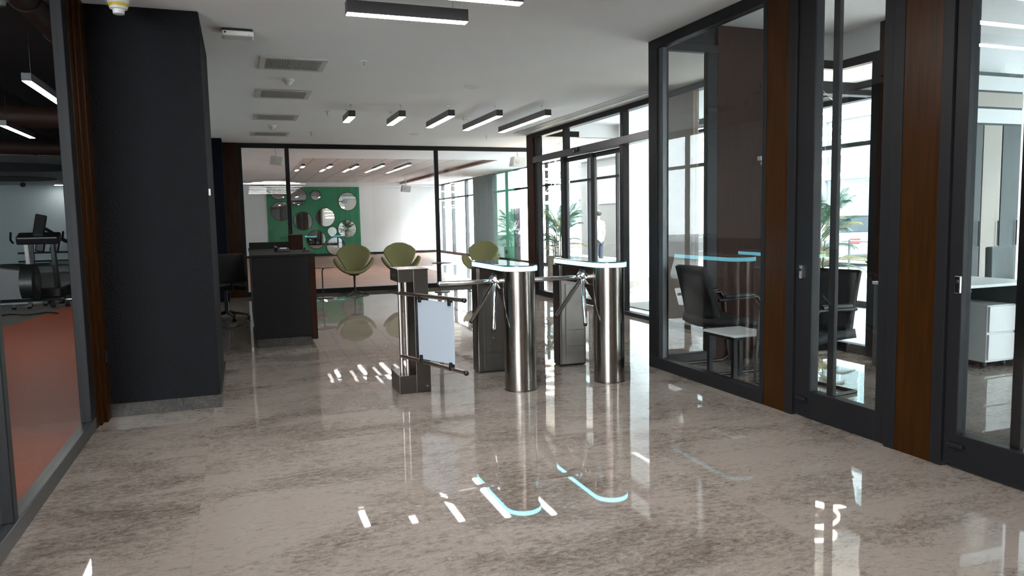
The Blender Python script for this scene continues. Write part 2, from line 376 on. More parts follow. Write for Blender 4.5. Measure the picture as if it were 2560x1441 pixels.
MB(O).box(-.929, -.915, 5.70, 5.76, .42, .50).build('strike_plate', 'black', o, bevel=.002)

# back glazed wall
bw = struct('window_2', (3, 14.73, 0), 'wide glazed partition at the back of the hall with dark frame')
O = (3, 14.73, 0)
MB(O).box(.02, 6.0, 14.69, 14.77, H-.085, H).build('top_rail', 'frame', bw, bevel=.004)
MB(O).box(.02, 6.0, 14.69, 14.77, 0, .085).build('bottom_rail', 'frame', bw, bevel=.004)
for x, wd in ((.055, .07), (.90, .075), (3.82, .075), (5.96, .08)):
    MB(O).box(x-wd/2, x+wd/2, 14.69, 14.77, .085, H-.085).build('mullion', 'frame', bw, bevel=.004)
MB(O).box(.05, 5.96, 14.726, 14.734, .08, H-.08).build('pane', 'glass', bw)

# entrance wall x=5.05 with sliding door
ew = struct('window_3', (5.05, 10.4, 0), 'entrance glazing with transom panes above the sliding doors')
O = (5.05, 10.4, 0)
y0, y1 = 5.80, 12.30
MB(O).box(4.99, 5.11, y0, y1, H-.075, H).build('top_rail', 'frame', ew, bevel=.004)
MB(O).box(4.97, 5.13, 8.2, y1, 2.36, 2.47).build('door_header', 'frame2' if False else 'housing', ew, bevel=.006)
MB(O).box(4.99, 5.11, y0, 9.10, 0, .05).build('sill_rail', 'frame', ew, bevel=.004)
MB(O).box(4.99, 5.11, 11.12, y1, 0, .09).build('sill_rail', 'frame', ew, bevel=.004)
for y, z0, z1, wd in ((11.02, 2.47, H-.075, .08), (9.09, 2.47, H-.075, .08), (12.22, 0, H-.075, .13), (11.12, .0, 2.36, .07), (9.10, 0, 2.36, .10), (8.17, 0, H-.075, .14)):
    MB(O).box(5.0, 5.10, y-wd/2, y+wd/2, z0, z1).build('post', 'frame', ew, bevel=.004)
MB(O).box(5.045, 5.053, 8.24, y1, 2.47, H-.07).build('transom_pane', 'glass', ew)
MB(O).box(5.045, 5.053, 11.15, 12.16, .09, 2.36).build('side_pane', 'glass', ew)
MB(O).box(5.045, 5.053, 8.24, 9.05, .05, 2.36).build('side_pane', 'glass', ew)
MB(O).box(5.045, 5.053, 5.80, 7.39, .05, H-.07).build('side_pane', 'glass', ew)
o = struct('trim_6', (5.05, 12.5, 0), 'dark brown corner post where the entrance meets the back glazing')
MB((5.05, 12.5, 0)).box(4.98, 5.14, 12.30, 12.62, 0, H).build('post', 'wood2', o, bevel=.004)
sbox('wall_right', 'stone', 5.01, 5.09, 7.39, 8.10, 0, H-.07, 'taupe wall beside the entrance doors, seen through the office glass')
# sliding leaves, open a little
for k, (ya, yb) in enumerate(((10.12, 11.10), (9.18, 10.17))):
    xx = 5.085 if k == 0 else 5.115
    d = tag(bpy.data.objects.new('door_%d' % (k+1), None), 'sliding glass door leaf with dark frame, ' + ('beside the left side pane' if k == 0 else 'beside the bright white opening'), kind='structure'); COL.objects.link(d); d.location = (xx, ya, 0)
    O = (xx, ya, 0)
    MB(O).box(xx-.02, xx+.02, ya, yb, .012, .10).build('rail', 'frame', d, bevel=.003)
    MB(O).box(xx-.02, xx+.02, ya, yb, 2.28, 2.35).build('rail', 'frame', d, bevel=.003)
    MB(O).box(xx-.02, xx+.02, ya, ya+.055, .10, 2.28).build('stile', 'frame', d, bevel=.003)
    MB(O).box(xx-.02, xx+.02, yb-.06, yb, .10, 2.28).build('stile', 'frame2', d, bevel=.003)
    MB(O).box(xx-.004, xx+.004, ya+.05, yb-.055, .095, 2.285).build('pane', 'glass', d)
t = thing('door_sensor', 'small black motion sensor on the sliding door header', 'sensor', (4.965, 10.45, 2.40))
O = t.location
MB(O).box(4.925, 4.969, 10.38, 10.52, 2.395, 2.455).build('body', 'black', t, bevel=.012)
MB(O).lathe((4.925, 10.45, 2.40), [(.004, -.035), (.026, -.02), (.03, 0), (.02, .015)], 20, axis='X').build('lens', 'blackglass', t, smooth=True)

# ---- office glazing x=3.48
off = struct('window_4', (3.48, 4.9, 0), 'large office glass panel in dark frame facing the hall')
O = (3.48, 4.9, 0)
def fr(x0, x1, ya, yb, z0, z1, n, m='frame', p=None, o_=None): return MB(o_ or O).box(x0, x1, ya, yb, z0, z1).build(n, m, p or off, bevel=.004)
fr(3.44, 3.52, 4.21, 5.76, H-.085, H, 'top_rail'); fr(3.44, 3.52, 4.21, 5.76, 0, .10, 'bottom_rail')
fr(3.44, 3.56, 5.62, 5.76, .10, H-.085, 'corner_post'); fr(3.455, 3.50, 5.55, 5.62, .10, H-.085, 'glazing_bead', 'frame2')
fr(3.44, 3.52, 4.205, 4.245, .10, H-.085, 'stile')
MB(O).box(3.476, 3.484, 4.24, 5.56, .09, H-.08).build('pane', 'glass_tint', off)
def woodpanel(i, ya, yb, lab):
    s_ = struct('trim_%d' % i, (3.48, ya, 0), lab); O2 = (3.48, ya, 0)
    MB(O2).box(3.445, 3.53, ya, yb, 0, H).build('panel', 'wood', s_, bevel=.002); return s_
woodpanel(7, 3.985, 4.205, 'brown veneered panel between office glass and first office door')
woodpanel(8, 2.852, 3.085, 'brown veneered panel between the two office doors')
woodpanel(9, 1.16, 1.40, 'brown veneered panel outside the frame')
pi_ = 10
for (ya, yb) in ((3.912, 3.985), (3.085, 3.157), (2.787, 2.852), (1.40, 1.47), (-6.4, 1.16)):
    s_ = struct('trim_%d' % pi_, (3.48, ya, 0), 'dark door post of the office front'); pi_ += 1
    MB((3.48, ya, 0)).box(3.44, 3.53, ya, yb, 0, H).build('post', 'frame', s_, bevel=.004)
for k, (ya, yb, lab) in enumerate(((3.160, 3.908, 'dark framed office door with glass, nearer the turnstiles'), (1.475, 2.783, 'dark framed office door at the right edge of the view'))):
    d = tag(bpy.data.objects.new('door_%d' % (k+3), None), lab, kind='structure'); COL.objects.link(d); d.location = (3.48, ya, 0)
    O = (3.48, ya, 0); a, b = ya+.075, yb-.145
    if k: a, b = ya+.12, yb-.075
    fr(3.455, 3.525, ya, a, .02, H-.02, 'stile', p=d); fr(3.455, 3.525, b, yb, .02, H-.02, 'stile', p=d)
    fr(3.455, 3.525, a, b, .02, .19, 'bottom_rail', p=d); fr(3.455, 3.525, a, b, 2.80, H-.02, 'top_rail', p=d)
    MB(O).box(3.486, 3.494, a-.005, b+.005, .185, 2.805).build('pane', 'glass_tint' if k else 'glass', d)
    yb_ = b-.10 if k == 0 else b-.25
    fr(3.50, 3.53, yb_-.052, yb_, .19, 2.80, 'glazing_bar', p=d)
    fr(3.470, 3.500, ya+.02, yb-.02, .004, .022, 'brush_seal', 'brush', p=d)
    h = MB(O).box(3.440, 3.456, yb-.075, yb-.045, .93, 1.02).build('lock_plate', 'chrome', d, bevel=.003)
    MB(O).lathe((3.436, yb-.06, .99), [(.009, 0), (.009, .02)], 12, axis='X').build('cylinder', 'black', h)
    fr(3.43, 3.456, yb-.13, yb-.10 + .06, .125, .145, 'door_stop', 'black', p=d)

# ---- office far end wall (y=5.72) and rear wall (x=5.55)
fo = struct('window_5', (3.8, 5.72, 0), 'narrow glass panel at the far end of the office')
O = (3.8, 5.72, 0)
MB(O).box(3.56, 4.12, 5.69, 5.75, H-.07, H).build('top_rail', 'frame', fo, bevel=.003)
MB(O).box(3.56, 4.12, 5.69, 5.75, 0, .10).build('bottom_rail', 'frame', fo, bevel=.003)
MB(O).box(4.01, 4.12, 5.69, 5.75, .10, H-.07).build('post', 'frame', fo, bevel=.003)
MB(O).box(3.56, 4.02, 5.716, 5.724, .09, H-.065).build('pane', 'glass', fo)
sbox('wall_office', 'wood2', 4.12, 4.90, 5.69, 5.76, 0, 3.06, 'brown wall at the far end of the office')
ro = struct('window_6', (5.55, 5.4, 0), 'rear office glazing towards the gallery')
O = (5.55, 5.4, 0)
MB(O).box(5.51, 5.59, 5.10, 5.76, 2.74, 2.82).build('top_rail', 'frame', ro, bevel=.003)
MB(O).box(5.51, 5.59, 5.10, 5.76, 0, .09).build('bottom_rail', 'frame', ro, bevel=.003)
MB(O).box(5.51, 5.59, 5.18, 5.29, .09, 2.74).build('post', 'frame', ro, bevel=.003)
MB(O).box(5.546, 5.554, 5.27, 5.76, .08, 2.75).build('pane', 'glass', ro)
MB(O).box(4.90, 5.55, 5.71, 5.718, .08, 2.75).build('side_pane', 'glass', ro)
MB(O).box(4.90, 5.55, 5.68, 5.75, 2.74, 2.82).build('side_rail', 'frame', ro, bevel=.003)
MB(O).box(4.90, 5.55, 5.68, 5.75, 0, .09).build('side_rail', 'frame', ro, bevel=.003)
sbox('wall_office_top', 'whitewall', 5.50, 5.60, 5.10, 5.80, 2.82, 3.06)
sbox('wall_office_head', 'whitewall', 4.90, 5.50, 5.69, 5.75, 2.82, 3.06)
sbox('wall_office_pier', 'wood2', 5.48, 5.60, 4.98, 5.18, 0, 3.06, 'taupe pier beside the rear office glazing')
pw0, pw1 = Vector((5.60, 5.10, 0)), Vector((5.97, 5.48, 0))
tag(MB((5.8, 5.3, 0)).prism([(5.50, 5.0), (5.60, 5.0), (6.0, 5.45), (6.0, 5.58), (5.93, 5.58)], 0, 3.06).build('wall_office_side', 'stone'), kind='structure')
sbox('wall_office_rear', 'whitewall', 6.0, 8.31, 5.48, 5.58, 0, 3.06, 'white wall between the office and the gallery')

# ---- gallery: facade x=8.37
fa = struct('window_8', (8.37, 12, 0), 'full height street facade glazing of the gallery')
O = (8.37, 12, 0)
FAC_Y1 = 22.15
for z0, z1 in ((0, .09), (2.31, 2.37)): MB(O).box(8.33, 8.41, -6.4, FAC_Y1, z0, z1).build('transom', 'frame', fa)
MB(O).box(8.31, 8.45, -6.4, FAC_Y1, 2.95, 3.13).build('head_beam', 'frame', fa)
y = -5.6
while y < FAC_Y1:
    MB(O).box(8.33, 8.41, y-.03, y+.03, .09, 2.95).build('mullion', 'frame', fa); y += 1.5 if y < 17 else 1.26
MB(O).box(8.366, 8.374, -6.4, FAC_Y1, .08, 2.96).build('pane', 'glass', fa)
sbox('trim_32', 'frame', 8.30, 8.48, 22.14, 22.2, 0, 3.0)
sbox('wall_mint', 'green2', 8.33, 8.46, 22.2, 24.1, 0, 3.05, 'mint green wall pier of the back room')
fb = struct('window_9', (8.37, 28, 0), 'street windows of the back room beyond the curtain')
O = (8.37, 28, 0)
for z0, z1 in ((0, .09), (2.31, 2.37), (2.93, 3.1)): MB(O).box(8.33, 8.41, 24.1, 32, z0, z1).build('transom', 'frame', fb)
for y in (24.3, 26.0, 27.65, 29.6, 31.2): MB(O).box(8.31, 8.43, y-.08, y+.08, .09, 2.95).build('mullion', 'frame2', fb)
MB(O).box(8.366, 8.374, 24.1, 32, .08, 2.96).build('pane', 'glass', fb)
# angled white wall in the gallery
p0, p1 = Vector((6.86, 12.33, 0)), Vector((8.33, 13.52, 0)); dd = (p1-p0).normalized(); nn = Vector((-dd.y, dd.x, 0))
def slab(nm, m, a, b, th, z0, z1, off0=0, lab=None):
    q = [a+nn*off0, b+nn*off0, b+nn*(off0+th), a+nn*(off0+th)]
    return tag(MB(a).prism([(v.x, v.y) for v in q], z0, z1).build(nm, m), lab, kind='structure')
slab('wall_gallery', 'gallerywhite', p0, p1, .12, 0, 3.12, 0, 'bright white angled wall of the gallery')
slab('baseboard_gallery', 'stone', p0, p1, .02, 0, .13, -.02, 'grey stone skirting below the white gallery wall')
sbox('trim_20', 'frame', 5.15, 8.3, 7.9, 8.05, 2.96, 3.12)
sbox('trim_21', 'frame', 5.15, 8.3, 13.4, 13.6, 2.98, 3.12)
sbox('trim_22', 'frame', 7.95, 8.30, 5.6, 13.3, 3.02, 3.12)
mt_ = MB((6.1, 9.3, 0)).box(5.5, 6.8, 8.8, 10.2, 0, .012).build('door_mat', 'rubber_grey', bevel=.003)
tag(mt_, 'grey entrance mat on the bright floor outside the sliding doors', 'mat')

# ---- back room
sbox('floor_room_side', 'woodfloor', 5.05, 8.45, 22.0, 32.1, -.12, -.001)
sbox('floor_back_room', 'woodfloor', -1.2, 5.05, 14.73, 32.1, -.12, -.001, 'pinkish wood plank floor of the back room')
sbox('wall_far', 'whitewall', -3.5, 8.5, 32, 32.15, 0, 3.3, 'white far wall of the back room')
sbox('wall_green', 'green', 1.09, 4.86, 31.94, 32.0, 0, 2.98, 'green feature wall behind the round mirrors')
sbox('baseboard_far', 'frame', -3.4, 8.3, 31.9, 31.97, 0, .10)
sbox('baseboard_facade', 'frame', 8.22, 8.30, 22.2, 32, 0, .10)
sbox('wall_room_left', 'gyp', -1.2, -.7, 14.77, 32, 0, 3.2, 'grey side wall of the back room')
sbox('ceiling_back_room', 'ceiling', -1.2, 8.5, 14.77, 18.9, 2.98, 3.08, 'white border ceiling of the back room')
sbox('ceiling_back_side', 'ceiling', 6.62, 8.5, 18.9, 32, 2.98, 3.08)
sbox('ceiling_back_left', 'ceiling', -1.2, 1.54, 18.9, 32, 2.98, 3.08)
sbox('ceiling_tiles', 'tile_ceiling', 1.54, 6.62, 18.9, 32, 3.06, 3.14, 'tiled suspended ceiling of the back room')
sbox('trim_23', 'redlip', 6.50, 6.62, 18.9, 31.9, 2.975, 3.06)
sbox('trim_24', 'ceiling', 1.0, 8.3, 31.3, 31.9, 2.9, 3.06)

# mirrors
mir = [(1.545, 2.725, .34), (2.30, 2.52, .38), (3.037, 2.551, .22), (4.351, 2.288, .40), (1.61, 1.919, .41), (2.487, 1.49, .40),
       (3.408, 1.625, .40), (4.288, 1.116, .40), (3.66, 1.03, .21), (2.99, .707, .40), (3.785, .311+.09, .40)]
ml = ['round mirror at the top left corner of the green wall', 'large round mirror in the upper row beside the corner mirror', 'small round mirror in the upper row of the green wall',
      'large round mirror at the upper right of the green wall', 'round mirror at the left side of the green wall, second row', 'round mirror in the middle row left of the central mirror',
      'central round mirror showing bright windows', 'round mirror at the lower right edge of the green wall', 'small round mirror in the lower rows', 'round mirror low on the green wall between desk and chair', 'lowest round mirror, partly behind the first green chair']
for (x, z, r), lb in zip(mir, ml):
    t = thing('round_mirror', lb, 'mirror', (x, 31.93, z), group='round mirrors on the green wall')
    tilt = Matrix.Identity(3)
    a = MB((x, 31.93, z)).lathe((x, 31.90, z), [(r-.03, 0), (r, .0), (r, .035), (r-.03, .035)], 40, axis='Y').build('rim', 'black', t, smooth=True)
    MB((x, 31.93, z)).lathe((x, 31.893, z), [(r-.025, 0), (r-.025, .005)], 40, axis='Y').build('mirror_glass', 'mirror', t, smooth=True)

# curtain
def cur(u, v):
    y = 24.15+u*1.95; return (8.22+.07*sin(u*2*pi*11)+.02*sin(u*50), y, .03+v*2.93)
o = MB((8.22, 25, 0)).grid(cur, 140, 6).build('curtain', 'curtain', smooth='all', solid=.006)
tag(o, 'dark grey-green pleated curtain beside the mint wall', 'curtain')
o = MB((8.27, 22.93, .3)).box(8.262, 8.28, 22.87, 22.99, .24, .36).build('wall_socket', 'black', bevel=.004)
tag(o, 'dark double socket low on the mint green wall', 'socket')

# wall speakers / projectors near the back room ceiling
def projector(x, y, z, s, lab):
    t = thing('ceiling_projector', lab, 'projector', (x, y, 2.98), group='white projectors hanging in the back room')
    O = t.location
    MB(O).extr([(x-.16*s, z-.10*s), (x+.13*s, z-.13*s), (x+.16*s, z+.07*s), (x-.12*s, z+.11*s)], 'Y', y-.13*s, y+.13*s).build('body', 'white', t, bevel=.02*s)
    MB(O).tube([(x, y, z+.08*s), (x, y, 2.98)], .016).build('bracket', 'white', t)
    MB(O).lathe((x-.05*s, y-.15*s, z-.01), [(.045*s, 0), (.05*s, .03*s)], 20, axis='Y').build('lens', 'vent', t, smooth=True)
projector(.79, 16.5, 2.72, .85, 'white projector hanging at the left of the back room')
projector(6.28, 16.5, 2.74, 1.1, 'white projector hanging beside the entrance post')
projector(5.72, 26.5, 2.58, 1.1, 'small white projector in front of the far white wall')

# ================================================================ CEILING ITEMS
def linear_lamp(x0, x1, y0, y1, zb, zc, lab, grp, hh=.085):
    """lamp aligned to x or y"""
    cx, cyy = (x0+x1)/2, (y0+y1)/2
    t = thing('pendant_lamp', lab, 'lamp', (cx, cyy, zb), group=grp); O = t.location
    MB(O).box(x0, x1, y0, y1, zb+.004, zb+hh).build('housing', 'housing', t, bevel=.002)
    MB(O).box(x0+.004, x1-.004, y0+.004, y1-.004, zb, zb+.006).build('diffuser', 'lamp', t, bevel=.002)
    L = max(x1-x0, y1-y0)
    for f in (.12, .88):
        px, py = (x0+L*f, cyy) if x1-x0 > y1-y0 else (cx, y0+L*f)
        MB(O).tube([(px, py, zb+hh), (px, py, zc)], .003, 8).build('suspension_wire', 'chrome', t)
        MB(O).cyl((px, py), .012, zc-.012, zc, 12).build('wire_mount', 'chrome', t)
    return t
g1 = 'pendant lamps in the row over the turnstiles'
for (x, ya, yb, lb) in ((1.42, 9.69, 10.25, 'shortest dark linear pendant lamp of the row, end nearest the desk'), (2.05, 9.56, 10.42, 'second shortest linear pendant lamp of the row'),
                        (2.655, 9.36, 10.57, 'middle linear pendant lamp of the staggered row'), (3.27, 9.22, 10.78, 'second longest linear pendant lamp of the row'),
                        (3.89, 9.05, 10.92, 'longest linear pendant lamp, beside the entrance doors')):
    linear_lamp(x-.045, x+.045, ya, yb, 2.715, H, lb, g1)
g2 = 'pendant lamps in the near group'
linear_lamp(.72, 1.545, 4.955, 5.035, 2.715, H, 'dark linear pendant lamp hanging crosswise near the top of the view', g2)
linear_lamp(.40, 1.75, 4.43, 4.51, 2.715, H, 'linear pendant lamp cut off by the top of the view', g2)
linear_lamp(.10, 1.95, 3.91, 3.99, 2.715, H, 'crosswise linear pendant lamp above the view, third of its group', g2)
linear_lamp(-.2, 2.15, 3.39, 3.47, 2.715, H, 'crosswise linear pendant lamp above the view, longest of its group', g2)
for i, yy in enumerate((1.6, 0.4, -0.8, -2.0, -3.2, -4.4)):  # unseen lamps, added behind the camera to brighten ceiling and floor
    linear_lamp(.4, 2.2, yy-.04, yy+.04, 2.715, H, 'unseen linear pendant lamp added behind the camera to brighten the hall', 'added fill lamps behind the camera')
g3 = 'pendant lamps of the back room'
for (x, ya, yb, lb) in ((1.66, 20.4, 20.9, 'shortest linear lamp below the tiled ceiling of the back room'), (2.37, 20.3, 21.1, 'second linear lamp below the tiled ceiling, counted from the shortest'), (3.065, 20.25, 21.5, 'middle linear lamp below the tiled ceiling'),
                        (3.72, 20.0, 21.6, 'second longest linear lamp below the tiled ceiling'), (4.385, 19.7, 21.7, 'longest linear lamp below the tiled ceiling')):
    linear_lamp(x-.045, x+.045, ya, yb, 2.89, 3.06, lb, g3, .07)

# vents
def vent(y0, y1, lab):
    x0, x1 = .246, .855
    t = thing('ceiling_vent', lab, 'vent', ((x0+x1)/2, (y0+y1)/2, H), group='ceiling vents in a line'); O = t.location
    f = MB(O); w_ = .055
    f.box(x0, x1, y0, y0+w_, H-.012, H-.001).box(x0, x1, y1-w_, y1, H-.012, H-.001).box(x0, x0+w_, y0+w_, y1-w_, H-.012, H-.001).box(x1-w_, x1, y0+w_, y1-w_, H-.012, H-.001)
    f.build('frame', 'vent', t, bevel=.002)
    MB(O).box(x0+w_, x1-w_, y0+w_, y1-w_, H-.004, H-.001).build('void', 'vent_dark', t)
    s = MB(O); n = 34
    for k in range(n):
        x = x0+w_+(k+.5)*(x1-x0-2*w_)/n
        s.box(x-.0028, x+.0028, y0+w_, y1-w_, H-.011, H-.004)
    s.build('louvre', 'vent', t)
for ya, yb, lb in ((7.17, 7.73, 'ceiling vent nearest the column, largest in view'), (8.87, 9.45, 'second ceiling vent, beyond the smoke detector'), (10.82, 11.40, 'third ceiling vent in the line towards the back'), (12.85, 13.41, 'fourth ceiling vent, closest to the back glazing')):
    vent(ya, yb, lb)
# smoke detectors
for x, y, lb in ((.553, 8.23, 'white smoke detector between the first two ceiling vents'), (.539, 12.02, 'white smoke detector between the last two ceiling vents')):
    t = thing('smoke_detector', lb, 'smoke detector', (x, y, H), group='ceiling smoke detectors'); O = t.location
    MB(O).lathe((x, y, H), [(.062, 0), (.062, -.018), (.052, -.03)], 32).build('base', 'white', t, smooth=True)
    MB(O).lathe((x, y, H), [(.045, -.03), (.038, -.045), (.022, -.062), (.012, -.068)], 32).build('chamber', 'vent', t, smooth=True)
# sprinklers
for x, y, lb in ((1.182, 7.157, 'sprinkler head nearest the camera beside the first vent'), (1.193, 10.40, 'sprinkler head beside the shortest pendant lamp'), (1.195, 12.83, 'sprinkler head beside the last ceiling vent'),
                 (3.15, 10.48, 'sprinkler head between the pendant lamps'), (4.27, 12.78, 'sprinkler head near the end of the linear diffuser')):
    t = thing('sprinkler_head', lb, 'sprinkler', (x, y, H), group='ceiling sprinklers'); O = t.location
    MB(O).cyl((x, y), .033, H-.006, H, 24).build('escutcheon', 'white', t)
    MB(O).lathe((x, y, 0), [(.009, H-.006), (.009, H-.03), (.004, H-.034), (.004, H-.05)], 12).build('nozzle', 'chrome', t, smooth=True)
    MB(O).cyl((x, y), .017, H-.053, H-.05, 16).build('deflector', 'chrome', t)
# ceiling speakers
for x, y, lb in ((2.584, 8.2, 'round white ceiling speaker nearest the camera'), (2.95, 12.78, 'round white ceiling speaker beyond the pendant lamps')):
    t = thing('ceiling_speaker', lb, 'speaker', (x, y, H), group='round ceiling speakers'); O = t.location
    MB(O).lathe((x, y, 0), [(.095, H), (.095, H-.006), (.078, H-.009)], 36).build('rim', 'white', t, smooth=True)
    MB(O).cyl((x, y), .076, H-.010, H-.007, 36).build('grille', 'vent', t)
# emergency light / access point
t = thing('emergency_light', 'white rectangular emergency light on a black mount near the column', 'emergency light', (.058, 6.3, H)); O = t.location
MB(O).box(-.055, .17, 6.24, 6.40, H-.022, H).build('mount', 'black', t, bevel=.004)
MB(O).box(-.06, .175, 6.21, 6.37, H-.062, H-.022).build('body', 'white', t, bevel=.012, seg=3)
MB(O).sphere((-.035, 6.206, H-.04), .007, 12).build('indicator', 'black', t)
MB(O).sphere((.14, 6.206, H-.055), .006, 12).build('indicator', 'vent', t)
# siren at the top-left
t = thing('ceiling_siren', 'white cup-shaped siren with yellow band above the dark column', 'siren', (-.673, 5.5, H)); O = t.location
MB(O).lathe((-.673, 5.5, 0), [(.075, H), (.068, H-.05), (.052, H-.11), (.036, H-.115), (.034, H-.142), (.012, H-.146)], 32).build('body', 'white', t, smooth=True)
MB(O).lathe((-.673, 5.5, 0), [(.0632, H-.078), (.0575, H-.098)], 32, closed=False).build('band', 'yellow', t, smooth=True)
# linear diffuser
t = thing('linear_diffuser', 'long narrow air diffuser in the ceiling along the entrance glazing', 'air diffuser', (4.71, 10.1, H)); O = t.location
f = MB(O); f.box(4.62, 4.645, 7.9, 12.3, H-.010, H-.001).box(4.775, 4.80, 7.9, 12.3, H-.010, H-.001).box(4.645, 4.775, 7.9, 7.93, H-.01, H-.001).box(4.645, 4.775, 12.27, 12.3, H-.01, H-.001); f.build('frame', 'vent', t)
MB(O).box(4.645, 4.775, 7.93, 12.27, H-.004, H-.001).build('void', 'vent_dark', t)
for x in (4.676, 4.71, 4.744): MB(O).box(x-.008, x+.008, 7.93, 12.27, H-.009, H-.004).build('blade', 'vent', t)

# ================================================================ TURNSTILES
def stadium(x0, x1, y0, y1, n=14, inset=0):
    r = (x1-x0)/2-inset; cx = (x0+x1)/2; ya, yb = y0+inset+r, y1-inset-r; pts = []
    for k in range(n+1): a = pi+pi*k/n; pts.append((cx+r*cos(a), ya+r*sin(a)))
    for k in range(n+1): a = pi*k/n; pts.append((cx+r*cos(a), yb+r*sin(a)))
    return pts
def turnstile():
    """origin at floor, centre line x=0; front (rounded) leg near y=0, rear leg near y=.95"""
    t = thing('tripod_turnstile', '', 'turnstile', (0, 0, 0), group='tripod turnstiles')
    R = .128
    # front leg: cylinder
    MB().lathe((0, 0, 0), [(R, .0), (R, .95)], 64).build('front_leg', 'steel', t, smooth=True)
    MB().lathe((0, 0, 0), [(R+.003, .0), (R+.003, .012)], 64).build('foot_ring', 'steel_dark', t, smooth=True)
    # rear leg
    rl = MB().box(-.135, .135, .70, .86, 0, .95).build('rear_leg', 'steel_dark', t, bevel=.02, seg=4)
    MB().box(-.075, .10, .694, .70, .03, .18).build('service_panel', 'steel_dark', rl, bevel=.001)
    MB().box(-.075, .10, .694, .70, .187, .33).build('service_panel', 'steel_dark', rl, bevel=.001)
    MB().box(-.075, .10, .694, .70, .337, .76).build('service_panel', 'steel_dark', rl, bevel=.001)
    MB().lathe((0.01, .69, .315), [(.006, 0), (.006, .008)], 10, axis='Y').build('screw', 'chrome', rl)
    # housing between the legs
    MB().prism(stadium(-.115, .115, -.115, .85), .80, .95).build('housing', 'steel', t, smooth=True, bevel=.004)
    MB().extr([(.72, .80), (.30, .80), (.10, .64), (.06, .50), (-.02, .50), (-.02, .82), (.72, .82)], 'X', -.09, .09).build('mechanism_cover', 'steel_dark', t, bevel=.012)
    # lit rim and lid
    MB().prism(stadium(-.143, .143, -.143, .90), .950, .955).build('rim_base', 'steel_dark', t)
    MB().prism(stadium(-.146, .146, -.146, .903), .955, .988).build('light_strip', 'led', t, smooth=True)
    MB().prism(stadium(-.143, .143, -.143, .90), .988, 1.0).build('lid', 'blackglass', t, smooth=True, bevel=.004)
    # hub on the left side, axis pointing left and down
    hub = Vector((-.115, .255, .855)); ax = Vector((-1, 0, -1)).normalized()
    u = Vector((0, 1, 0)); v = ax.cross(u)
    MB().tube([hub-ax*.07, hub-ax*.02], .062, 24).build('hub_base', 'black', t, smooth=True)
    h = MB().tube([hub-ax*.02, hub+ax*.012, hub+ax*.022], .055, 28, rs=[.055, .055, .042]).build('hub', 'chrome', t, smooth=True)
    for k in range(3):
        a = radians(k*120); w_ = (v*cos(a)+u*sin(a)); c = hub+w_*.030
        MB().tube([c-ax*.0, c+ax*.028], .010, 10).build('bolt', 'chrome', h, smooth=True)
    return t, hub, ax
def arm(t, hub, d, L=.48):
    d = Vector(d).normalized(); a = hub+d*.035; b = hub+d*L
    MB().tube([a, b-d*.012, b], .019, 18, rs=[.019, .019, .012]).build('arm', 'chrome', t, smooth=True)
    MB().tube([b-d*.002, b+d*.01, b+d*.016], .017, 14, rs=[.017, .015, .006]).build('end_cap', 'black', [c for c in kids(t) if c.name.startswith('arm')][-1], smooth=True)
ts, hub_, ax_ = turnstile()
for d_ in ((-1, 0, 0), (-.25, .612, -.75), (-.25, -.612, -.75)): arm(ts, hub_, d_)
ts.location = (2.05, 5.405, 0); ts['label'] = 'steel tripod turnstile with cyan lit rim, nearer the barrier gate'
dup(ts, (2.83, 5.375, 0), label='steel tripod turnstile with cyan lit rim, nearer the office glass')

# ================================================================ SWING GATE POST
t = thing('barrier_gate', 'steel swing gate post with two rails and a frosted sign panel holder', 'gate', (1.24, 5.75, 0)); O = t.location
MB(O).box(1.25, 1.365, 5.62, 5.95, 0, .985).build('column', 'steel_dark', t, bevel=.002)
MB(O).box(1.113, 1.25, 5.62, 5.95, 0, .145).build('base_box', 'steel_dark', t, bevel=.002)
MB(O).box(1.13, 1.25, 5.62, 5.95, .885, .975).build('head_box', 'steel_dark', t, bevel=.002)
a = MB(O).box(1.125, 1.37, 5.615, 5.955, .975, .988).build('head_lid', 'steel', t, bevel=.002)
for (x, y, z) in ((1.126, 5.75, .93), (1.126, 5.84, .93)): MB(O).lathe((x, y, z), [(.009, 0), (.009, .006)], 12, axis='X').build('screw', 'chrome', t)
MB(O).lathe((1.335, 5.618, .05), [(.008, -.004), (.008, .004)], 12, axis='Y').build('screw', 'chrome', t)
for (x, y) in ((1.165, 5.76), (1.205, 5.72)):
    MB(O).tube([(x, y, .145), (x, y, .885)], .016, 16).build('hinge_tube', 'rail', t, smooth=True)
A0, A1 = Vector((1.165, 5.74, .79)), Vector((1.500, 5.10, .775)); B0, B1 = Vector((1.165, 5.74, .285)), Vector((1.500, 5.10, .238))
for nm, a, b in (('upper', A0, A1), ('lower', B0, B1)):
    r_ = MB(O).tube([a, b], .016, 18).build('rail', 'rail', t, smooth=True)
    MB(O).sphere(b+(b-a).normalized()*.008, .020, 16).build('end_cap', 'black', r_, smooth=True)
d_ = (A1-A0).normalized(); dh = Vector((d_.x, d_.y, 0)).normalized(); R_ = Matrix(((dh.x, -dh.y, 0), (dh.y, dh.x, 0), (0, 0, 1)))
for f_ in (.34, .80):
    for a, b, sg in ((A0, A1, -1), (B0, B1, 1)):
        c = a.lerp(b, f_)
        MB(O).obox(c+Vector((0, 0, sg*.022)), (.024, .042, .062), R_).build('clamp', 'black', t, bevel=.005)
pc = A0.lerp(A1, .57); pb = B0.lerp(B1, .57)
zt, zb = A0.lerp(A1, .57).z-.030, B0.lerp(B1, .57).z+.030
MB(O).obox((pc.x, pc.y, (zt+zb)/2), (.40, .008, zt-zb), R_).build('sign_panel', 'acrylic', t, bevel=.001)

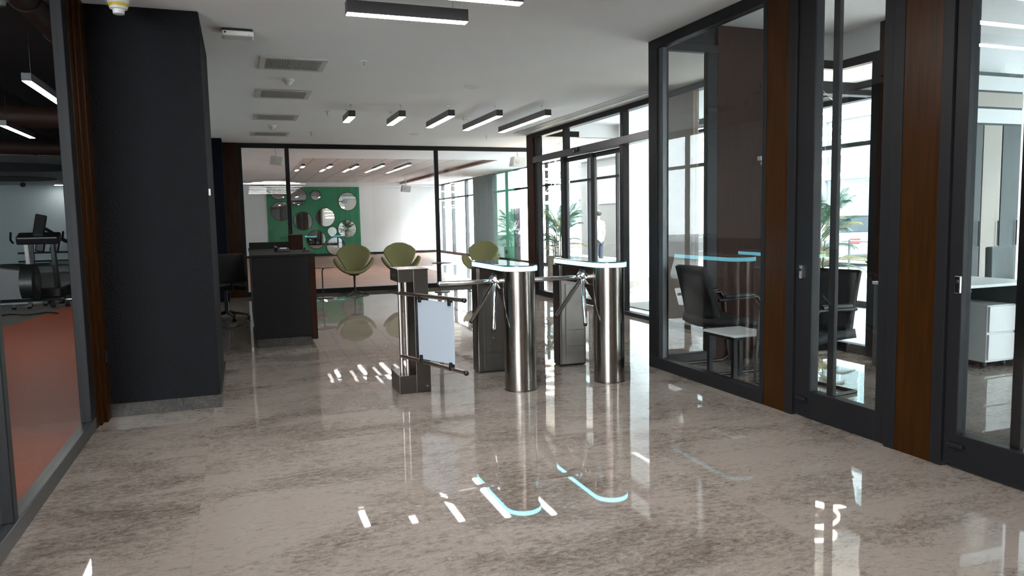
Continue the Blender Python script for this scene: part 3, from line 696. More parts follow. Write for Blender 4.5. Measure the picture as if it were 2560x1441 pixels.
# floor box
o = MB((1.62, 6.35, 0)).box(1.52, 1.74, 6.22, 6.46, -.001, .002).build('floor_hatch', 'floor')
tag(o, 'thin rectangular hatch outline in the marble floor behind the gate', 'floor hatch')

# ================================================================ RECEPTION DESK
t = thing('reception_desk', 'charcoal reception desk with red-brown front panel on a marble plinth', 'desk', (.4, 9.6, 0)); O = t.location
MB(O).box(.12, .695, 8.46, 11.0, 0, .10).build('plinth', 'plinth', t, bevel=.002)
MB(O).box(.095, .70, 8.44, 8.50, .10, 1.015).build('side_panel', 'desk', t, bevel=.002)
MB(O).box(.10, .70, 8.50, 11.05, .10, 1.0).build('body', 'desk', t, bevel=.002)
MB(O).box(.70, .765, 8.44, 11.1, .06, 1.02).build('front_panel', 'wood2', t, bevel=.002)
MB(O).box(.09, .77, 8.43, 11.1, 1.0, 1.025).build('worktop', 'desk', t, bevel=.003)
MB(O).box(.10, .66, 10.60, 10.66, 1.02, 1.115).build('back_screen', 'desk', t, bevel=.002)
m_ = thing('cabinet_box', 'dark red-brown wooden box standing on the reception desk', 'box', (.75, 10.1, 1.025))
MB(m_.location).box(.60, .76, 9.95, 10.35, 1.0255, 1.21).build('box_body', 'wood2', m_, bevel=.003)
MB(m_.location).box(.595, .765, 9.945, 10.355, 1.21, 1.222).build('lid', 'black', m_, bevel=.002)
m_ = thing('desk_phone', 'black desk phone on the reception desk with a small lit display', 'phone', (.45, 9.2, 1.025)); O = m_.location
MB(O).extr([(9.10, 1.026), (9.30, 1.026), (9.30, 1.075), (9.10, 1.038)], 'X', .36, .54).build('body', 'black', m_, bevel=.004)
MB(O).tube([(.385, 9.10, 1.06), (.385, 9.15, 1.075), (.385, 9.25, 1.085), (.385, 9.30, 1.08)], .016, 12, rs=[.022, .014, .014, .022]).build('handset', 'black', m_, smooth=True)
MB(O).obox((.475, 9.25, 1.068), (.08, .05, .004), Matrix.Rotation(radians(10), 3, 'X')).build('display', 'white', m_)
m_ = thing('desk_scanner', 'small black card reader on the front ledge of the reception desk', 'card reader', (.72, 9.0, 1.025)); O = m_.location
MB(O).box(.68, .75, 8.95, 9.05, 1.0255, 1.045).build('base', 'black', m_, bevel=.004)
MB(O).tube([(.70, 9.0, 1.045), (.71, 9.0, 1.075)], .012, 10).build('neck', 'black', m_, smooth=True)

# office swivel chair behind the desk
def swivel(name, loc, rz, lab, m='fabric_black', back=(.43, .46), base='black', grp=None):
    t = thing(name, lab, 'chair', (0, 0, 0), group=grp)
    def bk(u, v):
        x = (u-.5)*back[0]*(1-.12*v); return (x, .23+.05*(1-(2*u-1)**2)-.04*v+.06*abs(v-.35), .56+v*back[1])
    MB().grid(bk, 12, 10).build('backrest', m, t, smooth='all', solid=.06, bevel=.01)
    def st(u, v): return ((u-.5)*.46, (v-.5)*.46-.02, .47-.05*max(0, (1-v)*2-1.3)+.015*cos((u-.5)*5))
    MB().grid(st, 10, 10).build('seat', m, t, smooth='all', solid=.07, bevel=.01)
    MB().tube([(0, .12, .42), (0, .25, .45), (0, .27, .62)], .022, 10).build('back_bracket', base, t, smooth=True)
    MB().tube([(0, 0, .10), (0, 0, .26), (0, 0, .27), (0, 0, .44)], .03, 16, rs=[.032, .032, .018, .018]).build('column', base, t, smooth=True)
    for sx in (-1, 1):
        MB().tube([(sx*.20, .02, .43), (sx*.27, .02, .46), (sx*.28, .0, .66), (sx*.27, -.10, .68), (sx*.27, .12, .68)], .014, 8).build('armrest', base, t, smooth=True)
    for k in range(5):
        a = 2*pi*k/5+.3
        l = MB().tube([(0, 0, .12), (.16*cos(a), .16*sin(a), .095), (.29*cos(a), .29*sin(a), .07)], .02, 10, rs=[.03, .02, .014]).build('leg', base, t, smooth=True)
        MB().lathe((.29*cos(a), .29*sin(a), .03), [(.026, -.018), (.03, -.01), (.03, .01), (.026, .018)], 16, axis='X' if abs(cos(a)) > .7 else 'Y').build('castor', 'black', l, smooth=True)
    t.location = loc; t.rotation_euler.z = rz; return t
swivel('office_chair', (-.24, 11.2, 0), radians(200), 'black swivel chair behind the reception desk, beside the charcoal column', back=(.42, .40))

# ================================================================ SWAN CHAIRS
def swan(lab):
    t = thing('swan_chair', lab, 'chair', (0, 0, 0), group='olive swan chairs')
    # back: shield, faces -y
    def bk(u, v):
        s = 2*u-1; wv = .14+.19*(v**.75)*(1.06-.25*max(0, v-.6)) if v < .98 else .31
        wv = .135+.19*sin(min(1, v*1.25)*pi/2)**1.3
        if v > .68: wv *= 1-.30*((v-.68)/.32)**2.2
        x = s*wv; z = .43+.53*v-.085*abs(s)**2.6*v**3; y = .17+.16*v-.10*s*s*(1-.3*v)
        return (x, y, z)
    MB().grid(bk, 21, 17).build('backrest', 'olive', t, smooth='all', solid=.035, sub=1)
    def st(u, v):
        s = 2*u-1; a = abs(s)
        x = .385*(s*(1-.12*a*a))*1.08
        dep = .25*math.sqrt(max(0.02, 1-a**3.2*.93)); yc = -.03+.10*a*a
        z = .405+.26*(a**2.3)+.03*(2*v-1)**2
        y = yc+(2*v-1)*dep
        z += .03*max(0, v-.6)
        return (x, y, z)
    MB().grid(st, 27, 13).build('seat_shell', 'olive', t, smooth='all', solid=.045, sub=1)
    MB().tube([(0, 0, .05), (0, 0, .20), (0, 0, .385)], .02, 16, rs=[.024, .018, .024]).build('column', 'black', t, smooth=True)
    MB().lathe((0, 0, 0), [(.02, .40), (.09, .39), (.10, .375), (.03, .36)][::-1], 24).build('seat_plate', 'black', t, smooth=True)
    for k in range(4):
        a = pi/4+k*pi/2+.25
        MB().tube([(.01*cos(a), .01*sin(a), .065), (.12*cos(a), .12*sin(a), .035), (.30*cos(a), .30*sin(a), .012)], .012, 10, rs=[.018, .013, .009]).build('leg', 'black', t, smooth=True)
    return t
sw = swan('olive green swan chair beside the reception desk, facing the hall'); sw.location = (1.985, 14.03, 0); sw.rotation_euler.z = radians(-8)
dup(sw, (2.90, 14.05, 0), radians(-4), label='olive green swan chair partly behind the swing gate post')
dup(sw, (4.40, 13.75, 0), radians(-38), label='olive green swan chair partly behind the first turnstile top')
def side_table(loc, lab):
    t = thing('side_table', lab, 'table', (0, 0, 0), group='small side tables between the swan chairs')
    MB().cyl((0, 0), .19, .555, .567, 40).build('table_top', 'black', t, bevel=.003)
    MB().tube([(-.04, 0, .01), (-.04, 0, .50), (-.02, 0, .54), (.0, 0, .556)], .012, 12).build('stem', 'black', t, smooth=True)
    MB().cyl((0, 0), .15, 0, .012, 40).build('base', 'black', t, bevel=.003)
    t.location = loc; return t
st_ = side_table((3.60, 13.66, 0), 'small round black side table on a thin stem, between two green chairs')
dup(st_, (1.40, 13.7, 0), label='small dark side table peeking out beside the reception desk')

# ================================================================ OFFICE FURNITURE
t = thing('coffee_table', 'low white-topped table with dark legs behind the office glass', 'table', (3.79, 4.95, 0)); O = t.location
MB(O).box(3.585, 3.95, 4.72, 5.13, .395, .415).build('table_top', 'deskwhite', t, bevel=.003)
MB(O).box(3.60, 3.94, 4.74, 5.11, .37, .394).build('apron', 'frame', t)
for x, y in ((3.60, 5.10), (3.90, 5.10), (3.60, 4.78), (3.90, 4.78)): MB(O).box(x-.0, x+.035, y-.035, y, 0, .37).build('leg', 'frame', t)
def visitor(lab):
    t = thing('visitor_chair', lab, 'chair', (0, 0, 0), group='black visitor chairs in the office')
    def bk(u, v):
        s = 2*u-1; return (s*(.235-.03*v), .20+.10*v-.03*(1-s*s)+.03*v*v, .46+.46*v)
    MB().grid(bk, 10, 10).build('backrest', 'leather', t, smooth='all', solid=.045)
    def se(u, v):
        s = 2*u-1; return (s*.245, -.26+.50*v, .455-.03*(1-s*s)-.04*(1-v)**3)
    MB().grid(se, 10, 10).build('seat', 'leather', t, smooth='all', solid=.07)
    for sx in (-1, 1):
        MB().tube([(sx*.26, .24, .012), (sx*.26, -.20, .012), (sx*.26, -.27, .05), (sx*.26, -.25, .30), (sx*.26, -.22, .60), (sx*.26, -.17, .655), (sx*.26, .22, .64)], .013, 10).build('frame_tube', 'chrome' if False else 'black', t, smooth=True)
        MB().tube([(sx*.26, -.14, .672), (sx*.26, .16, .668)], .020, 10).build('arm_pad', 'black', t, smooth=True)
    MB().tube([(-.26, .24, .012), (.26, .24, .012)], .013, 10).build('frame_tube', 'black', t, smooth=True)
    return t
v1 = visitor('black visitor chair beyond the low white table'); v1.location = (3.97, 5.41, 0); v1.rotation_euler.z = radians(90)
dup(v1, (4.03, 4.43, 0), radians(-84), label='black visitor chair between the low white table and the first office door')
def desk(loc, rz, lab, w_=1.3):
    t = thing('office_desk', lab, 'desk', (0, 0, 0))
    MB().box(-w_/2, w_/2, -.35, .35, .725, .75).build('desk_top', 'deskwhite', t, bevel=.003)
    for sx in (-1, 1): MB().box(sx*(w_/2-.03)-.03, sx*(w_/2-.03)+.03, -.33, .33, 0, .725).build('side_panel', 'greycab', t, bevel=.002)
    MB().box(-w_/2+.06, w_/2-.06, .27, .285, .25, .72).build('modesty_panel', 'greycab', t)
    t.location = loc; t.rotation_euler.z = rz; return t
desk((5.78, 4.60, 0), 0, 'grey office desk with white top, seen through both office doors', 1.12)
swivel('task_chair', (6.84, 4.72, 0), radians(10), 'dark grey task chair on castors behind the right office door', m='greycab', base='greycab', back=(.45, .45))
t = thing('office_cabinet', 'tall beige and grey cabinet at the back of the office, behind the task chair', 'cabinet', (6.9, 5.4, 0)); O = t.location
MB(O).box(6.42, 7.52, 5.30, 5.46, 0, 2.72).build('carcass', 'greycab', t)
for k, (mm_, z0, z1) in enumerate((('beige', .05, 2.2), ('greycab', .05, 2.2), ('beige', .05, 2.2), ('greycab', .05, 2.2))):
    d = MB(O).box(6.43+.27*k, 6.685+.27*k, 5.28, 5.298, z0, z1).build('door', mm_, t, bevel=.003)
    MB(O).tube([(6.65+.27*k, 5.262, 1.0), (6.65+.27*k, 5.262, 1.25)], .006, 8).build('handle', 'black', d)
for k in range(3): MB(O).box(6.43, 7.51, 5.282, 5.298, 2.22+.16*k, 2.36+.16*k).build('drawer_front', 'beige' if k % 2 else 'deskwhite', t, bevel=.003)
t = thing('storage_box', 'white desk drawer unit below the office desk', 'drawer unit', (6.1, 4.58, 0)); O = t.location
MB(O).box(5.90, 6.24, 4.38, 4.78, .06, .55).build('carcass', 'deskwhite', t, bevel=.004)
for k in range(2): MB(O).box(5.91, 6.23, 4.363, 4.38, .08+.24*k, .30+.24*k).build('drawer', 'deskwhite', t, bevel=.003)
for x, y in ((5.95, 4.44), (6.19, 4.44), (5.95, 4.72), (6.19, 4.72)): MB(O).sphere((x, y, .03), .03, 12).build('castor', 'black', t, smooth=True)

t = thing('wall_bracket', 'small white bracket with a thin vertical conduit on the brown office wall', 'wall bracket', (4.60, 5.67, 1.9)); O = t.location
MB(O).box(4.56, 4.64, 5.64, 5.69, 1.86, 1.90).build('base', 'white', t, bevel=.004)
MB(O).sphere((4.57, 5.62, 1.83), .022, 12).build('sensor_head', 'white', t, smooth='all')
MB(O).tube([(4.63, 5.675, 1.86), (4.63, 5.675, .9)], .006, 8).build('conduit', 'white', t)

# ================================================================ RING CHANDELIERS
def chandelier(lab):
    t = thing('ring_chandelier', lab, 'chandelier', (0, 0, 0), group='ring chandeliers in the gallery')
    MB().lathe((0, 0, 0), [(.14, 3.02), (.15, 3.12)], 32).build('canopy', 'white', t, smooth=True)
    for (z, r, ox, oy) in ((1.80, .30, .0, .0), (2.02, .36, .03, -.02), (2.26, .33, -.03, .03), (2.50, .26, .0, .0)):
        m = MB(); n = 48; rr = []
        for k in range(n):
            a = 2*pi*k/n; c, s_ = cos(a), sin(a); tz = z+.03*sin(a+ox*60)
            rr.append([m.bm.verts.new((ox+(r+dx)*c, oy+(r+dx)*s_, tz+dz)) for dx, dz in ((-.012, 0), (.012, 0), (.012, .035), (-.012, .035))])
        for k in range(n):
            a, b = rr[k], rr[(k+1) % n]
            for i in range(4): m.bm.faces.new((a[i], a[(i+1) % 4], b[(i+1) % 4], b[i]))
        m.build('ring', 'warm', t)
        w3 = MB()
        for k in range(3):
            a = 2*pi*k/3+z*2; w3.tube([(ox+r*cos(a), oy+r*sin(a), z+.03), (.012*cos(a), .012*sin(a), z+.28)], .0016, 6)
        w3.build('suspension_wires', 'chrome', t)
    MB().tube([(0, 0, 1.9), (0, 0, 3.03)], .012, 12).build('stem', 'white', t, smooth=True)
    return t
ch = chandelier('ring chandelier in the gallery, seen through the first office door'); ch.location = (6.38, 6.85, 0)
dup(ch, (6.28, 14.28, -.12), label='ring chandelier beyond the side pane of the entrance')

# ================================================================ PALMS
def frond(m, base, az, length, lift, droop, n=22, wmax=.17):
    pts = []; d0 = Vector((cos(az), sin(az), 0))
    for i in range(n+1):
        s = i/n; pts.append(Vector(base)+d0*(length*s*(1-.12*s))+Vector((0, 0, lift*s-droop*s*s)))
    m.tube(pts, .004, 5, rs=[.008*(1-.8*i/n)+.0015 for i in range(n+1)])
    for i in range(4, n+1):
        p = pts[i]; tdir = (pts[i]-pts[i-1]).normalized(); side = tdir.cross(Vector((0, 0, 1))).normalized()
        s = i/n; L = wmax*(sin(min(1, s*1.25)*pi*.85)*.8+.28)
        for sg in (-1, 1):
            dr = (side*sg*.80+tdir*.62+Vector((0, 0, -.22))).normalized(); q = p+dr*L; wv = tdir*.0062
            a = m.bm.verts.new(p-wv-m.o); b = m.bm.verts.new(p+wv-m.o); mid = p+dr*L*.5+Vector((0, 0, .012))
            c = m.bm.verts.new(mid+wv*1.1-m.o); e = m.bm.verts.new(mid-wv*1.1-m.o); f_ = m.bm.verts.new(q+Vector((0, 0, -.02))-m.o)
            m.bm.faces.new((a, b, c, e)); m.bm.faces.new((e, c, f_))
def palm(lab, seed, hgt=1.25, spread=.62, pot=True, leafm=2):
    random.seed(seed); t = thing('potted_palm', lab, 'plant', (0, 0, 0), group='potted palms')
    MB().extr([(-.24, 0), (.24, 0), (.27, .55), (-.27, .55)], 'Y', -.25, .25).build('planter', 'planter', t, bevel=.015)
    MB().box(-.22, .22, -.22, .22, .50, .53).build('soil', 'soil', t)
    for k in range(9):
        a = random.random()*6.28; r = .05+.07*random.random()
        MB().tube([(r*cos(a), r*sin(a), .5), (r*1.3*cos(a), r*1.3*sin(a), .5+.55*random.uniform(.6, 1))], .012, 8, rs=[.014, .008]).build('stem', 'trunk', t, smooth=True)
    for k in range(46):
        a = k*2.39996+random.uniform(-.2, .2); q = random.random(); h0 = .58+.72*q
        m = MB(); frond(m, (.08*cos(a), .08*sin(a), h0), a, spread*random.uniform(.8, 1.1)*(1-.35*q), .25+.42*q, random.uniform(.12, .34))
        m.build('frond', 'leaf2' if (k % 5 == 0) else 'leaf', t)
    return t
pm = palm('potted palm behind the first office door, near the facade', 3); pm.location = (7.85, 8.45, 0)
dup(pm, (6.55, 15.02-.3, 0), radians(70), label='potted palm in a pale planter beyond the entrance side pane')
kids_pm = None

# ================================================================ STREET OUTSIDE
sbox('ground_street', 'ground', 8.45, 14.0, -40, 90, -.25, -.10, 'pale pavement outside the facade')
sbox('road', 'asphalt', 14.0, 24.0, -40, 90, -.28, -.12, 'grey road outside the facade')
sbox('pavement_far', 'ground', 24.0, 60.0, -40, 90, -.25, -.08)
t = thing('teal_building', 'large teal glass office building across the road', 'building', (34, 22, 0), kind=None); O = t.location
MB(O).box(34, 46, -30, 80, -.1, 22).build('wall', 'facade', t)
b_ = MB(O)
for z in (3.4, 6.9, 10.4, 13.9, 17.4): b_.box(33.7, 34.02, -30, 80, z, z+.9)
b_.build('floor_bands', 'facade_band', t)
for k in range(22): MB(O).box(33.85, 34.0, -29+k*5-.12, -29+k*5+.12, 0, 22).build('facade_fin', 'facade_band', t)
t = thing('stone_pavilion', 'taupe stone pavilion with dark posters outside the sliding doors', 'building', (14.2, 27, 0)); O = t.location
MB(O).box(13.0, 15.5, 22.2, 27.0, -.1, 5.0).build('wall', 'pavilion', t)
MB(O).box(12.8, 15.7, 22.0, 27.2, 3.6, 3.9).build('canopy', 'facade_band', t)
MB(O).box(12.96, 13.0, 23.3, 25.4, 1.9, 3.3).build('poster', 'poster', t)
MB(O).box(13.4, 14.9, 22.16, 22.2, 1.9, 3.3).build('poster', 'poster', t)

def car(lab, L=4.3):
    t = thing('parked_car', lab, 'car', (0, 0, 0), group='white cars parked across the road')
    body = [(-2.1, .35), (-2.12, .62), (-2.0, .88), (-1.75, .95), (-.95, 1.02), (.9, 1.02), (1.9, .88), (2.1, .70), (2.14, .38), (1.9, .22), (-1.9, .22)]
    MB().extr(body, 'Y', -.86, .86).build('body', 'carpaint', t, bevel=.06, seg=3)
    cab = MB(); prof = [(-1.75, .95), (-1.35, 1.40), (-.7, 1.50), (.15, 1.47), (1.0, 1.0)]
    lo = [(x, -.80 if z < 1.1 else -.66, z) for x, z in prof]; hi = [(x, .80 if z < 1.1 else .66, z) for x, z in prof]
    A = [cab.bm.verts.new(p) for p in lo]; B = [cab.bm.verts.new(p) for p in hi]
    for i in range(4): cab.bm.faces.new((A[i], A[i+1], B[i+1], B[i]))
    cab.bm.faces.new(A[::-1]); cab.bm.faces.new(B); cab.bm.faces.new((A[0], B[0], B[4], A[4]))
    cab.build('cabin_glass', 'carglass', t, bevel=.03)
    MB().extr([(-1.38, 1.42), (-.7, 1.52), (.18, 1.49), (.1, 1.46), (-.7, 1.47), (-1.34, 1.38)], 'Y', -.67, .67).build('roof', 'carpaint', t, bevel=.01)
    for x in (-1.3, 1.32):
        for y in (-.80, .80):
            wv = MB().lathe((x, y, .31), [(.22, -.1), (.31, -.09), (.31, .09), (.22, .1)], 28, axis='Y').build('wheel', 'tyre', t, smooth=True)
            MB().lathe((x, y, .31), [(.19, -.105), (.19, .105)], 20, axis='Y').build('hub_cap', 'frame2', wv, smooth=True)
    for y in (-.6, .6): MB().box(2.06, 2.13, y-.15, y+.15, .62, .72).build('headlight', 'white', t, bevel=.01)
    for y in (-.6, .6): MB().box(-2.13, -2.06, y-.15, y+.15, .66, .80).build('tail_light', 'red', t, bevel=.01)
    return t
cr_ = car('white car parked outside, seen through the sliding doors'); cr_.location = (16.5, 30.5, -.12); cr_.rotation_euler.z = radians(90)
dup(cr_, (16.3, 17.5, -.12), radians(88), label='white car parked outside, seen past the palm through the office door')
dup(cr_, (17.2, 23.3, -.12), radians(91), label='white car parked outside, glimpsed through the far end glass of the office')
t = thing('street_railing', 'low metal railing on the pavement outside', 'railing', (12.5, 16, -.1)); O = t.location
for z in (.35, .75): MB(O).tube([(12.5, 8, z), (12.5, 20, z)], .02, 8).build('rail', 'frame2', t)
for k in range(9): MB(O).tube([(12.5, 8+1.5*k, -.1), (12.5, 8+1.5*k, .78)], .025, 8).build('post', 'frame2', t)

# person outside the sliding doors
def skin_mesh(name, m, chains, parent=None, sub=2):
    me = bpy.data.meshes.new(name); vs, es, rs = [], [], []; idx = {}
    for ch in chains:
        prev = None
        for (x, y, z, r) in ch:
            k = (round(x, 4), round(y, 4), round(z, 4))
            if k not in idx: idx[k] = len(vs); vs.append((x, y, z)); rs.append(r)
            if prev is not None: es.append((prev, idx[k]))
            prev = idx[k]
    me.from_pydata(vs, es, []); me.materials.append(M[m]); o = bpy.data.objects.new(name, me); COL.objects.link(o)
    sk = o.modifiers.new('skin', 'SKIN'); 
    if not me.skin_vertices: 
        bpy.context.view_layer.objects.active = o
    for i, r in enumerate(rs):
        d = me.skin_vertices[0].data[i]; rr = r if isinstance(r, tuple) else (r, r); d.radius = rr; d.use_root = (i == 0)
    md = o.modifiers.new('sub', 'SUBSURF'); md.levels = sub; md.render_levels = sub; sk.use_smooth_shade = True
    o.parent = parent; return o
t = thing('person', 'person in pale shirt and dark trousers standing outside the sliding doors, hand on hip', 'person', (0, 0, 0))
hand = [[(.27, .02, 1.02, .022), (.235, .01, .975, .03), (.215, .0, .945, .026)]] + [[(.215, 0, .945, .026), (.20+.004*k, -.035+.02*k, .905-.004*k, .010), (.19+.004*k, -.04+.022*k, .875, .008)] for k in range(4)]
body = [[(0, 0, .95, (.15, .11)), (0, 0, 1.12, (.135, .10)), (0, -.01, 1.30, (.165, .115)), (0, 0, 1.44, (.12, .08)), (0, 0, 1.50, .055), (0, -.01, 1.56, .06), (0, -.015, 1.64, (.078, .092)), (0, -.01, 1.72, (.07, .08))],
        [(0, 0, 1.44, (.12, .08)), (.18, 0, 1.42, .058), (.36, .05, 1.20, .043), (.27, .02, 1.02, .030), (.215, 0, .96, .030)],
        [(0, 0, 1.44, (.12, .08)), (-.18, 0, 1.42, .058), (-.24, .02, 1.14, .043), (-.25, -.04, .90, .030), (-.25, -.06, .83, .03)],
        [(0, 0, .95, (.15, .11)), (.10, 0, .84, .088), (.11, -.01, .48, .06), (.12, .02, .10, .042), (.12, -.10, .035, .035)],
        [(0, 0, .95, (.15, .11)), (-.10, 0, .84, .088), (-.12, -.02, .48, .06), (-.13, .02, .10, .042), (-.13, -.10, .035, .035)]]
for k in range(5):
    body.append([(-.25, -.06, .83, .03), (-.25+.012*(k-2), -.065-.014*(k-2), .77, .011), (-.25+.014*(k-2), -.06-.014*(k-2), .725-.004*abs(k-2), .008)])
    body.append([(.215, 0, .96, .030), (.17, -.03+.016*k, .945, .011), (.13, -.04+.018*k, .93, .009)])
skin_mesh('body', 'skin', body, t)
shirt = [[(0, 0, .92, (.16, .12)), (0, 0, .97, (.165, .125)), (0, 0, 1.12, (.150, .115)), (0, -.01, 1.30, (.18, .13)), (0, 0, 1.43, (.135, .095))],
         [(0, 0, 1.43, (.135, .095)), (.18, 0, 1.415, .075), (.29, .035, 1.28, .06)], [(0, 0, 1.43, (.135, .095)), (-.18, 0, 1.415, .075), (-.225, .015, 1.25, .06)]]
skin_mesh('shirt', 'shirt', shirt, t)
tr = [[(0, 0, .96, (.168, .128)), (.10, 0, .84, .105), (.11, -.01, .48, .078), (.12, .02, .09, .062)], [(0, 0, .96, (.168, .128)), (-.10, 0, .84, .105), (-.12, -.02, .48, .078), (-.13, .02, .09, .062)]]
skin_mesh('trousers', 'trousers', tr, t)
for sx in (.12, -.13): MB().sphere((sx, -.05, .045), .05, 14, sc=(.9, 2.4, .9)).build('shoe', 'black', t, smooth='all')
MB().sphere((0, .012, 1.70), .098, 20, sc=(.92, 1.05, .95)).build('hair', 'hair', t, smooth='all')
MB().sphere((0, -.115, 1.635), .014, 10, sc=(.8, 1.2, 1.4)).build('nose', 'skin', t, smooth='all')
for sx in (-1, 1): MB().sphere((sx*.032, -.098, 1.66), .010, 10).build('eye', 'white', t, smooth='all')
MB().sphere((0, -.100, 1.59), .016, 10, sc=(1.6, .5, .4)).build('mouth', 'red', t, smooth='all')
t.location = (9.3, 18.25, -.10); t.rotation_euler.z = radians(200); t.scale = (.94, .94, .94)

# ================================================================ GYM
sbox('floor_gym', 'rubber_grey', -12.0, -1.0, -6.5, 32.0, -.12, -.002, 'grey rubber floor of the gym')
# orange area: polygon in front of a slanted edge
o = MB((-3, 5, 0)).prism([(-1.02, -6.4), (-9, -6.4), (-9, 3.5), (-5.2, 6.5), (-3.12, 12.2), (-2.75, 16.3), (-2.3, 21), (-1.02, 23)], -.001, .002).build('floor_orange', 'rubber_red'); tag(o, 'orange-red rubber floor area of the gym', kind='structure')
sbox('wall_gym_far', 'gwall', -12, -1.15, 31.5, 31.65, 0, 3.8, 'grey-green far wall of the gym')
sbox('wall_gym_left', 'gwall', -12.1, -12, -6.5, 32, 0, 3.8)
sbox('wall_gym_side', 'gyp', -1.30, -1.15, 7.25, 31.5, 0, 3.8)
sbox('ceiling_gym', 'darkceil', -12.0, -1.06, -6.5, 32, 3.8, 3.9, 'black open ceiling of the gym')
sbox('wall_gym_head', 'darkceil', -1.16, -1.04, -6.5, 7.25, H, 3.8)
sbox('ceiling_gym_soffit', 'gyp', -12, -1.3, 19.0, 31.5, 2.98, 3.10, 'pale lowered ceiling at the back of the gym')
sbox('trim_30', 'darkceil', -12, -1.3, 31.40, 31.5, 0, .12)
for (x, y, rx) in ((-5.5, 22.5, 1.6), (-7.0, 27.5, 1.5)):
    t = MB((x, y, 2.97)).lathe((x, y, 2.97), [(rx, 0), (rx, .012)], 48).build('ceiling_opening', 'darkceil', smooth=True)
    tag(t, 'dark round opening in the pale gym soffit, ' + ('nearer one' if y < 25 else 'further one'), 'ceiling opening', group='round openings in the gym soffit')
def duct(a, b, r, lab, m='duct', nm='ventilation_duct'):
    t = thing(nm, lab, 'duct', a, group='ducts under the gym ceiling'); O = t.location
    MB(O).tube([a, b], r, 28).build('pipe', m, t, smooth=True)
    n = int((Vector(b)-Vector(a)).length/1.2)
    for k in range(1, n):
        p = Vector(a).lerp(Vector(b), k/n); q = p+(Vector(b)-Vector(a)).normalized()*.03
        MB(O).tube([p, q], r+.012, 28).build('flange', m, t, smooth=True)
duct((-3.7, 1.0, 3.48), (-3.6, 18.8, 3.48), .20, 'long rust-brown round duct running away under the gym ceiling')
duct((-6.2, 13.5, 3.1), (-1.35, 13.5, 3.1), .16, 'rust-brown round duct crossing the gym ceiling')
duct((-6.2, 17.0, 3.0), (-1.35, 17.3, 2.95), .14, 'thin rust-brown duct crossing nearer the back of the gym')
duct((-1.75, 3.0, 3.45), (-1.7, 12.8, 3.45), .13, 'slim rust-brown duct close to the gym glazing')
for k in range(7):
    t = MB((-2.0, 6.0+k*.28, 3.7)).box(-3.0, -1.2, 6.0+k*.28, 6.05+k*.28, 3.70, 3.78).build('cable_tray_rung', 'duct')
    tag(t, 'thin brown bar of the cable tray under the gym ceiling', 'cable tray', group='cable tray bars under the gym ceiling')
g4 = 'linear lamps in the gym'
linear_lamp(-2.0, -1.91, 8.80, 10.35, 2.85, 3.8, 'bright linear lamp in the gym nearest the glazing', g4)
linear_lamp(-3.18, -3.09, 12.6, 14.2, 2.85, 3.8, 'bright linear lamp in the gym further from the glazing', g4)
linear_lamp(-5.1, -5.01, 8.8, 10.3, 2.85, 3.8, 'linear lamp deep in the gym, outside the view', g4)
t = thing('gym_downlight', 'round downlight washing the far gym wall', 'lamp', (-6.1, 30.9, 2.97)); O = t.location
MB(O).lathe(O, [(.17, -.02), (.17, .01)], 24).build('ring', 'white', t, smooth=True)
MB(O).lathe(O, [(.14, -.028), (.14, -.022)], 24).build('lens', 'lamp', t)
for (x, y, z, lb) in ((-2.55, 8.3, 3.45, 'white round speaker below the gym ceiling beside the bright lamp'), (-6.9, 29.5, 2.97, 'small dark camera under the back gym soffit'), (-1.72, 4.9, 3.3, 'white round device high in the gym behind the glazing')):
    t = thing('ceiling_device', lb, 'device', (x, y, z)); O = t.location
    dk_ = 'dark' in lb
    MB(O).sphere((x, y, z-.08), .09, 20, sc=(1, 1, .9)).build('body', 'black' if dk_ else 'white', t, smooth='all')
    MB(O).tube([(x, y, z-.02), (x, y, z+.30 if not dk_ else z+.01)], .02, 10).build('stem', 'black' if dk_ else 'white', t)
# treadmill
t = thing('treadmill', 'treadmill with pale uprights and dark console behind the gym glass', 'treadmill', (-3.4, 16.6, 0)); O = Vector(t.location); t.location.x -= .30; t.location.y += .1
MB(O).box(-3.75, -3.1, 16.6, 18.4, 0, .20).build('deck', 'black', t, bevel=.03)
for x in (-3.62, -3.18):
    MB(O).extr([(16.62, .2), (16.84, .2), (16.62, 1.12), (16.50, 1.12)], 'X', x-.035, x+.035).build('upright', 'white' if x < -3.3 else 'frame2', t, bevel=.01)
MB(O).obox((-3.4, 16.55, 1.18), (.72, .30, .16), Matrix.Rotation(radians(20), 3, 'X')).build('console', 'black', t, bevel=.03)
MB(O).obox((-3.36, 16.50, 1.42), (.20, .05, .46), Matrix.Rotation(radians(12), 3, 'X') @ Matrix.Rotation(radians(14), 3, 'Y')).build('display', 'screen', t, bevel=.03)
for x in (-3.85, -2.98): MB(O).tube([(x, 16.6, 1.10), (x, 16.45, 1.16), (x+.05, 16.3, 1.3)], .02, 8).build('handle', 'black', t, smooth=True)
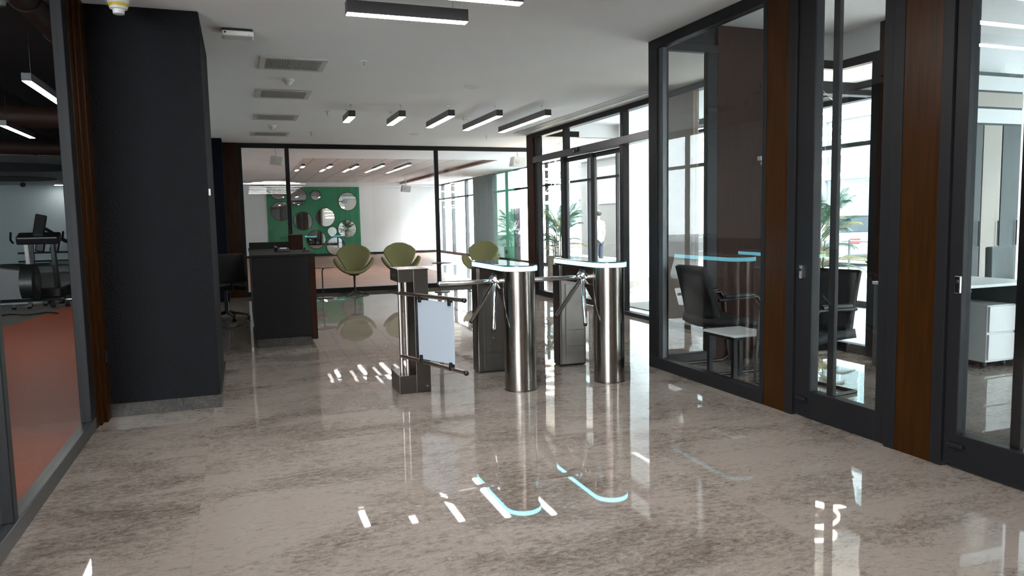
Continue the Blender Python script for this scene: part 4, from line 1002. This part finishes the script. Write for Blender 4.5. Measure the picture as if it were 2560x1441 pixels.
# exercise bike / rower flywheel
t = thing('rowing_machine', 'dark exercise machine with a large round flywheel housing on the gym floor', 'exercise machine', (-3.9, 15.6, 0)); O = t.location
MB(O).lathe((-3.68, 15.7, .38), [(.20, -.12), (.34, -.10), (.34, .10), (.20, .12)], 40, axis='X').build('flywheel_housing', 'black', t, smooth=True)
fr_ = MB(O).lathe((-3.68, 15.7, .38), [(.02, -.135), (.16, -.13), (.16, .13), (.02, .135)], 24, axis='X').build('vent_disc', 'rubber_grey', t, smooth=True)
MB(O).extr([(-4.6, .05), (-3.6, .05), (-3.55, .62), (-4.2, .74), (-4.6, .70)], 'Y', 15.5, 15.9).build('cover', 'black', t, bevel=.05)
MB(O).tube([(-4.1, 15.6, .7), (-4.35, 15.3, 1.05), (-4.3, 15.3, 1.1)], .02, 8).build('handle', 'white', t, smooth=True)
MB(O).box(-4.7, -3.4, 15.45, 15.55, 0, .05).build('foot', 'frame2', t, bevel=.01)
# weight bench rack
t = thing('weight_bench_rack', 'black multi-station weight rack against the far gym wall', 'weight rack', (-5.3, 27, 0)); O = t.location
for x in (-6.2, -5.6, -4.9): MB(O).box(x-.04, x+.04, 26.95, 27.05, .05, 1.15).build('upright', 'black', t, bevel=.008)
MB(O).tube([(-5.9, 27, 1.45), (-5.1, 27, .85)], .05, 8).build('brace', 'black', t)
for z in (.35, .62, 1.0): MB(O).tube([(-6.6, 27, z), (-4.3, 27, z)], .03, 10).build('crossbar', 'black', t)
MB(O).tube([(-4.9, 26.9, 1.08), (-4.1, 26.9, 1.10)], .028, 10).build('bar', 'chrome', t, smooth=True)
for x, z in ((-5.95, .85), (-5.55, .85)): MB(O).obox((x, 26.9, z), (.26, .10, .42), Matrix.Rotation(.2, 3, 'Y')).build('pad', 'black', t, bevel=.04)
MB(O).box(-5.7, -5.1, 26.7, 27.1, .22, .34).build('seat_pad', 'greycab', t, bevel=.03)
MB(O).box(-6.4, -4.6, 26.6, 27.4, .0, .06).build('base', 'black', t)
# loose gear on the floor
def dumbbell(lab):
    t = thing('dumbbell', lab, 'dumbbell', (0, 0, 0), group='dumbbells on the gym floor')
    MB().tube([(-.11, 0, .045), (.11, 0, .045)], .014, 10).build('grip', 'chrome', t, smooth=True)
    for sx in (-1, 1): MB().lathe((sx*.11, 0, .046), [(.03, -.035), (.046, -.03), (.046, .03), (.03, .035)], 6, axis='X').build('weight', 'black', t)
    return t
db = dumbbell('dumbbell on the gym floor nearest the flywheel housing'); db.location = (-3.40, 14.9, 0); db.rotation_euler.z = .3
for (x, y, a, lb) in ((-3.18, 15.2, 1.0, 'dumbbell lying crosswise on the gym floor'), (-3.55, 14.5, .2, 'dumbbell at the front of the gym floor group'), (-3.05, 15.6, .1, 'dumbbell at the back of the gym floor group'), (-3.0, 14.6, .5, 'dumbbell lying alone towards the gym glazing')):
    dup(db, (x, y, 0), a, label=lb)
o = MB((-3.3, 13.7, 0)).tube([(-3.6+.1*k, 13.5+.12*sin(k*1.3), .015) for k in range(9)], .012, 8).build('resistance_band', 'black', smooth=True); tag(o, 'black band lying on the grey gym floor', 'resistance band')
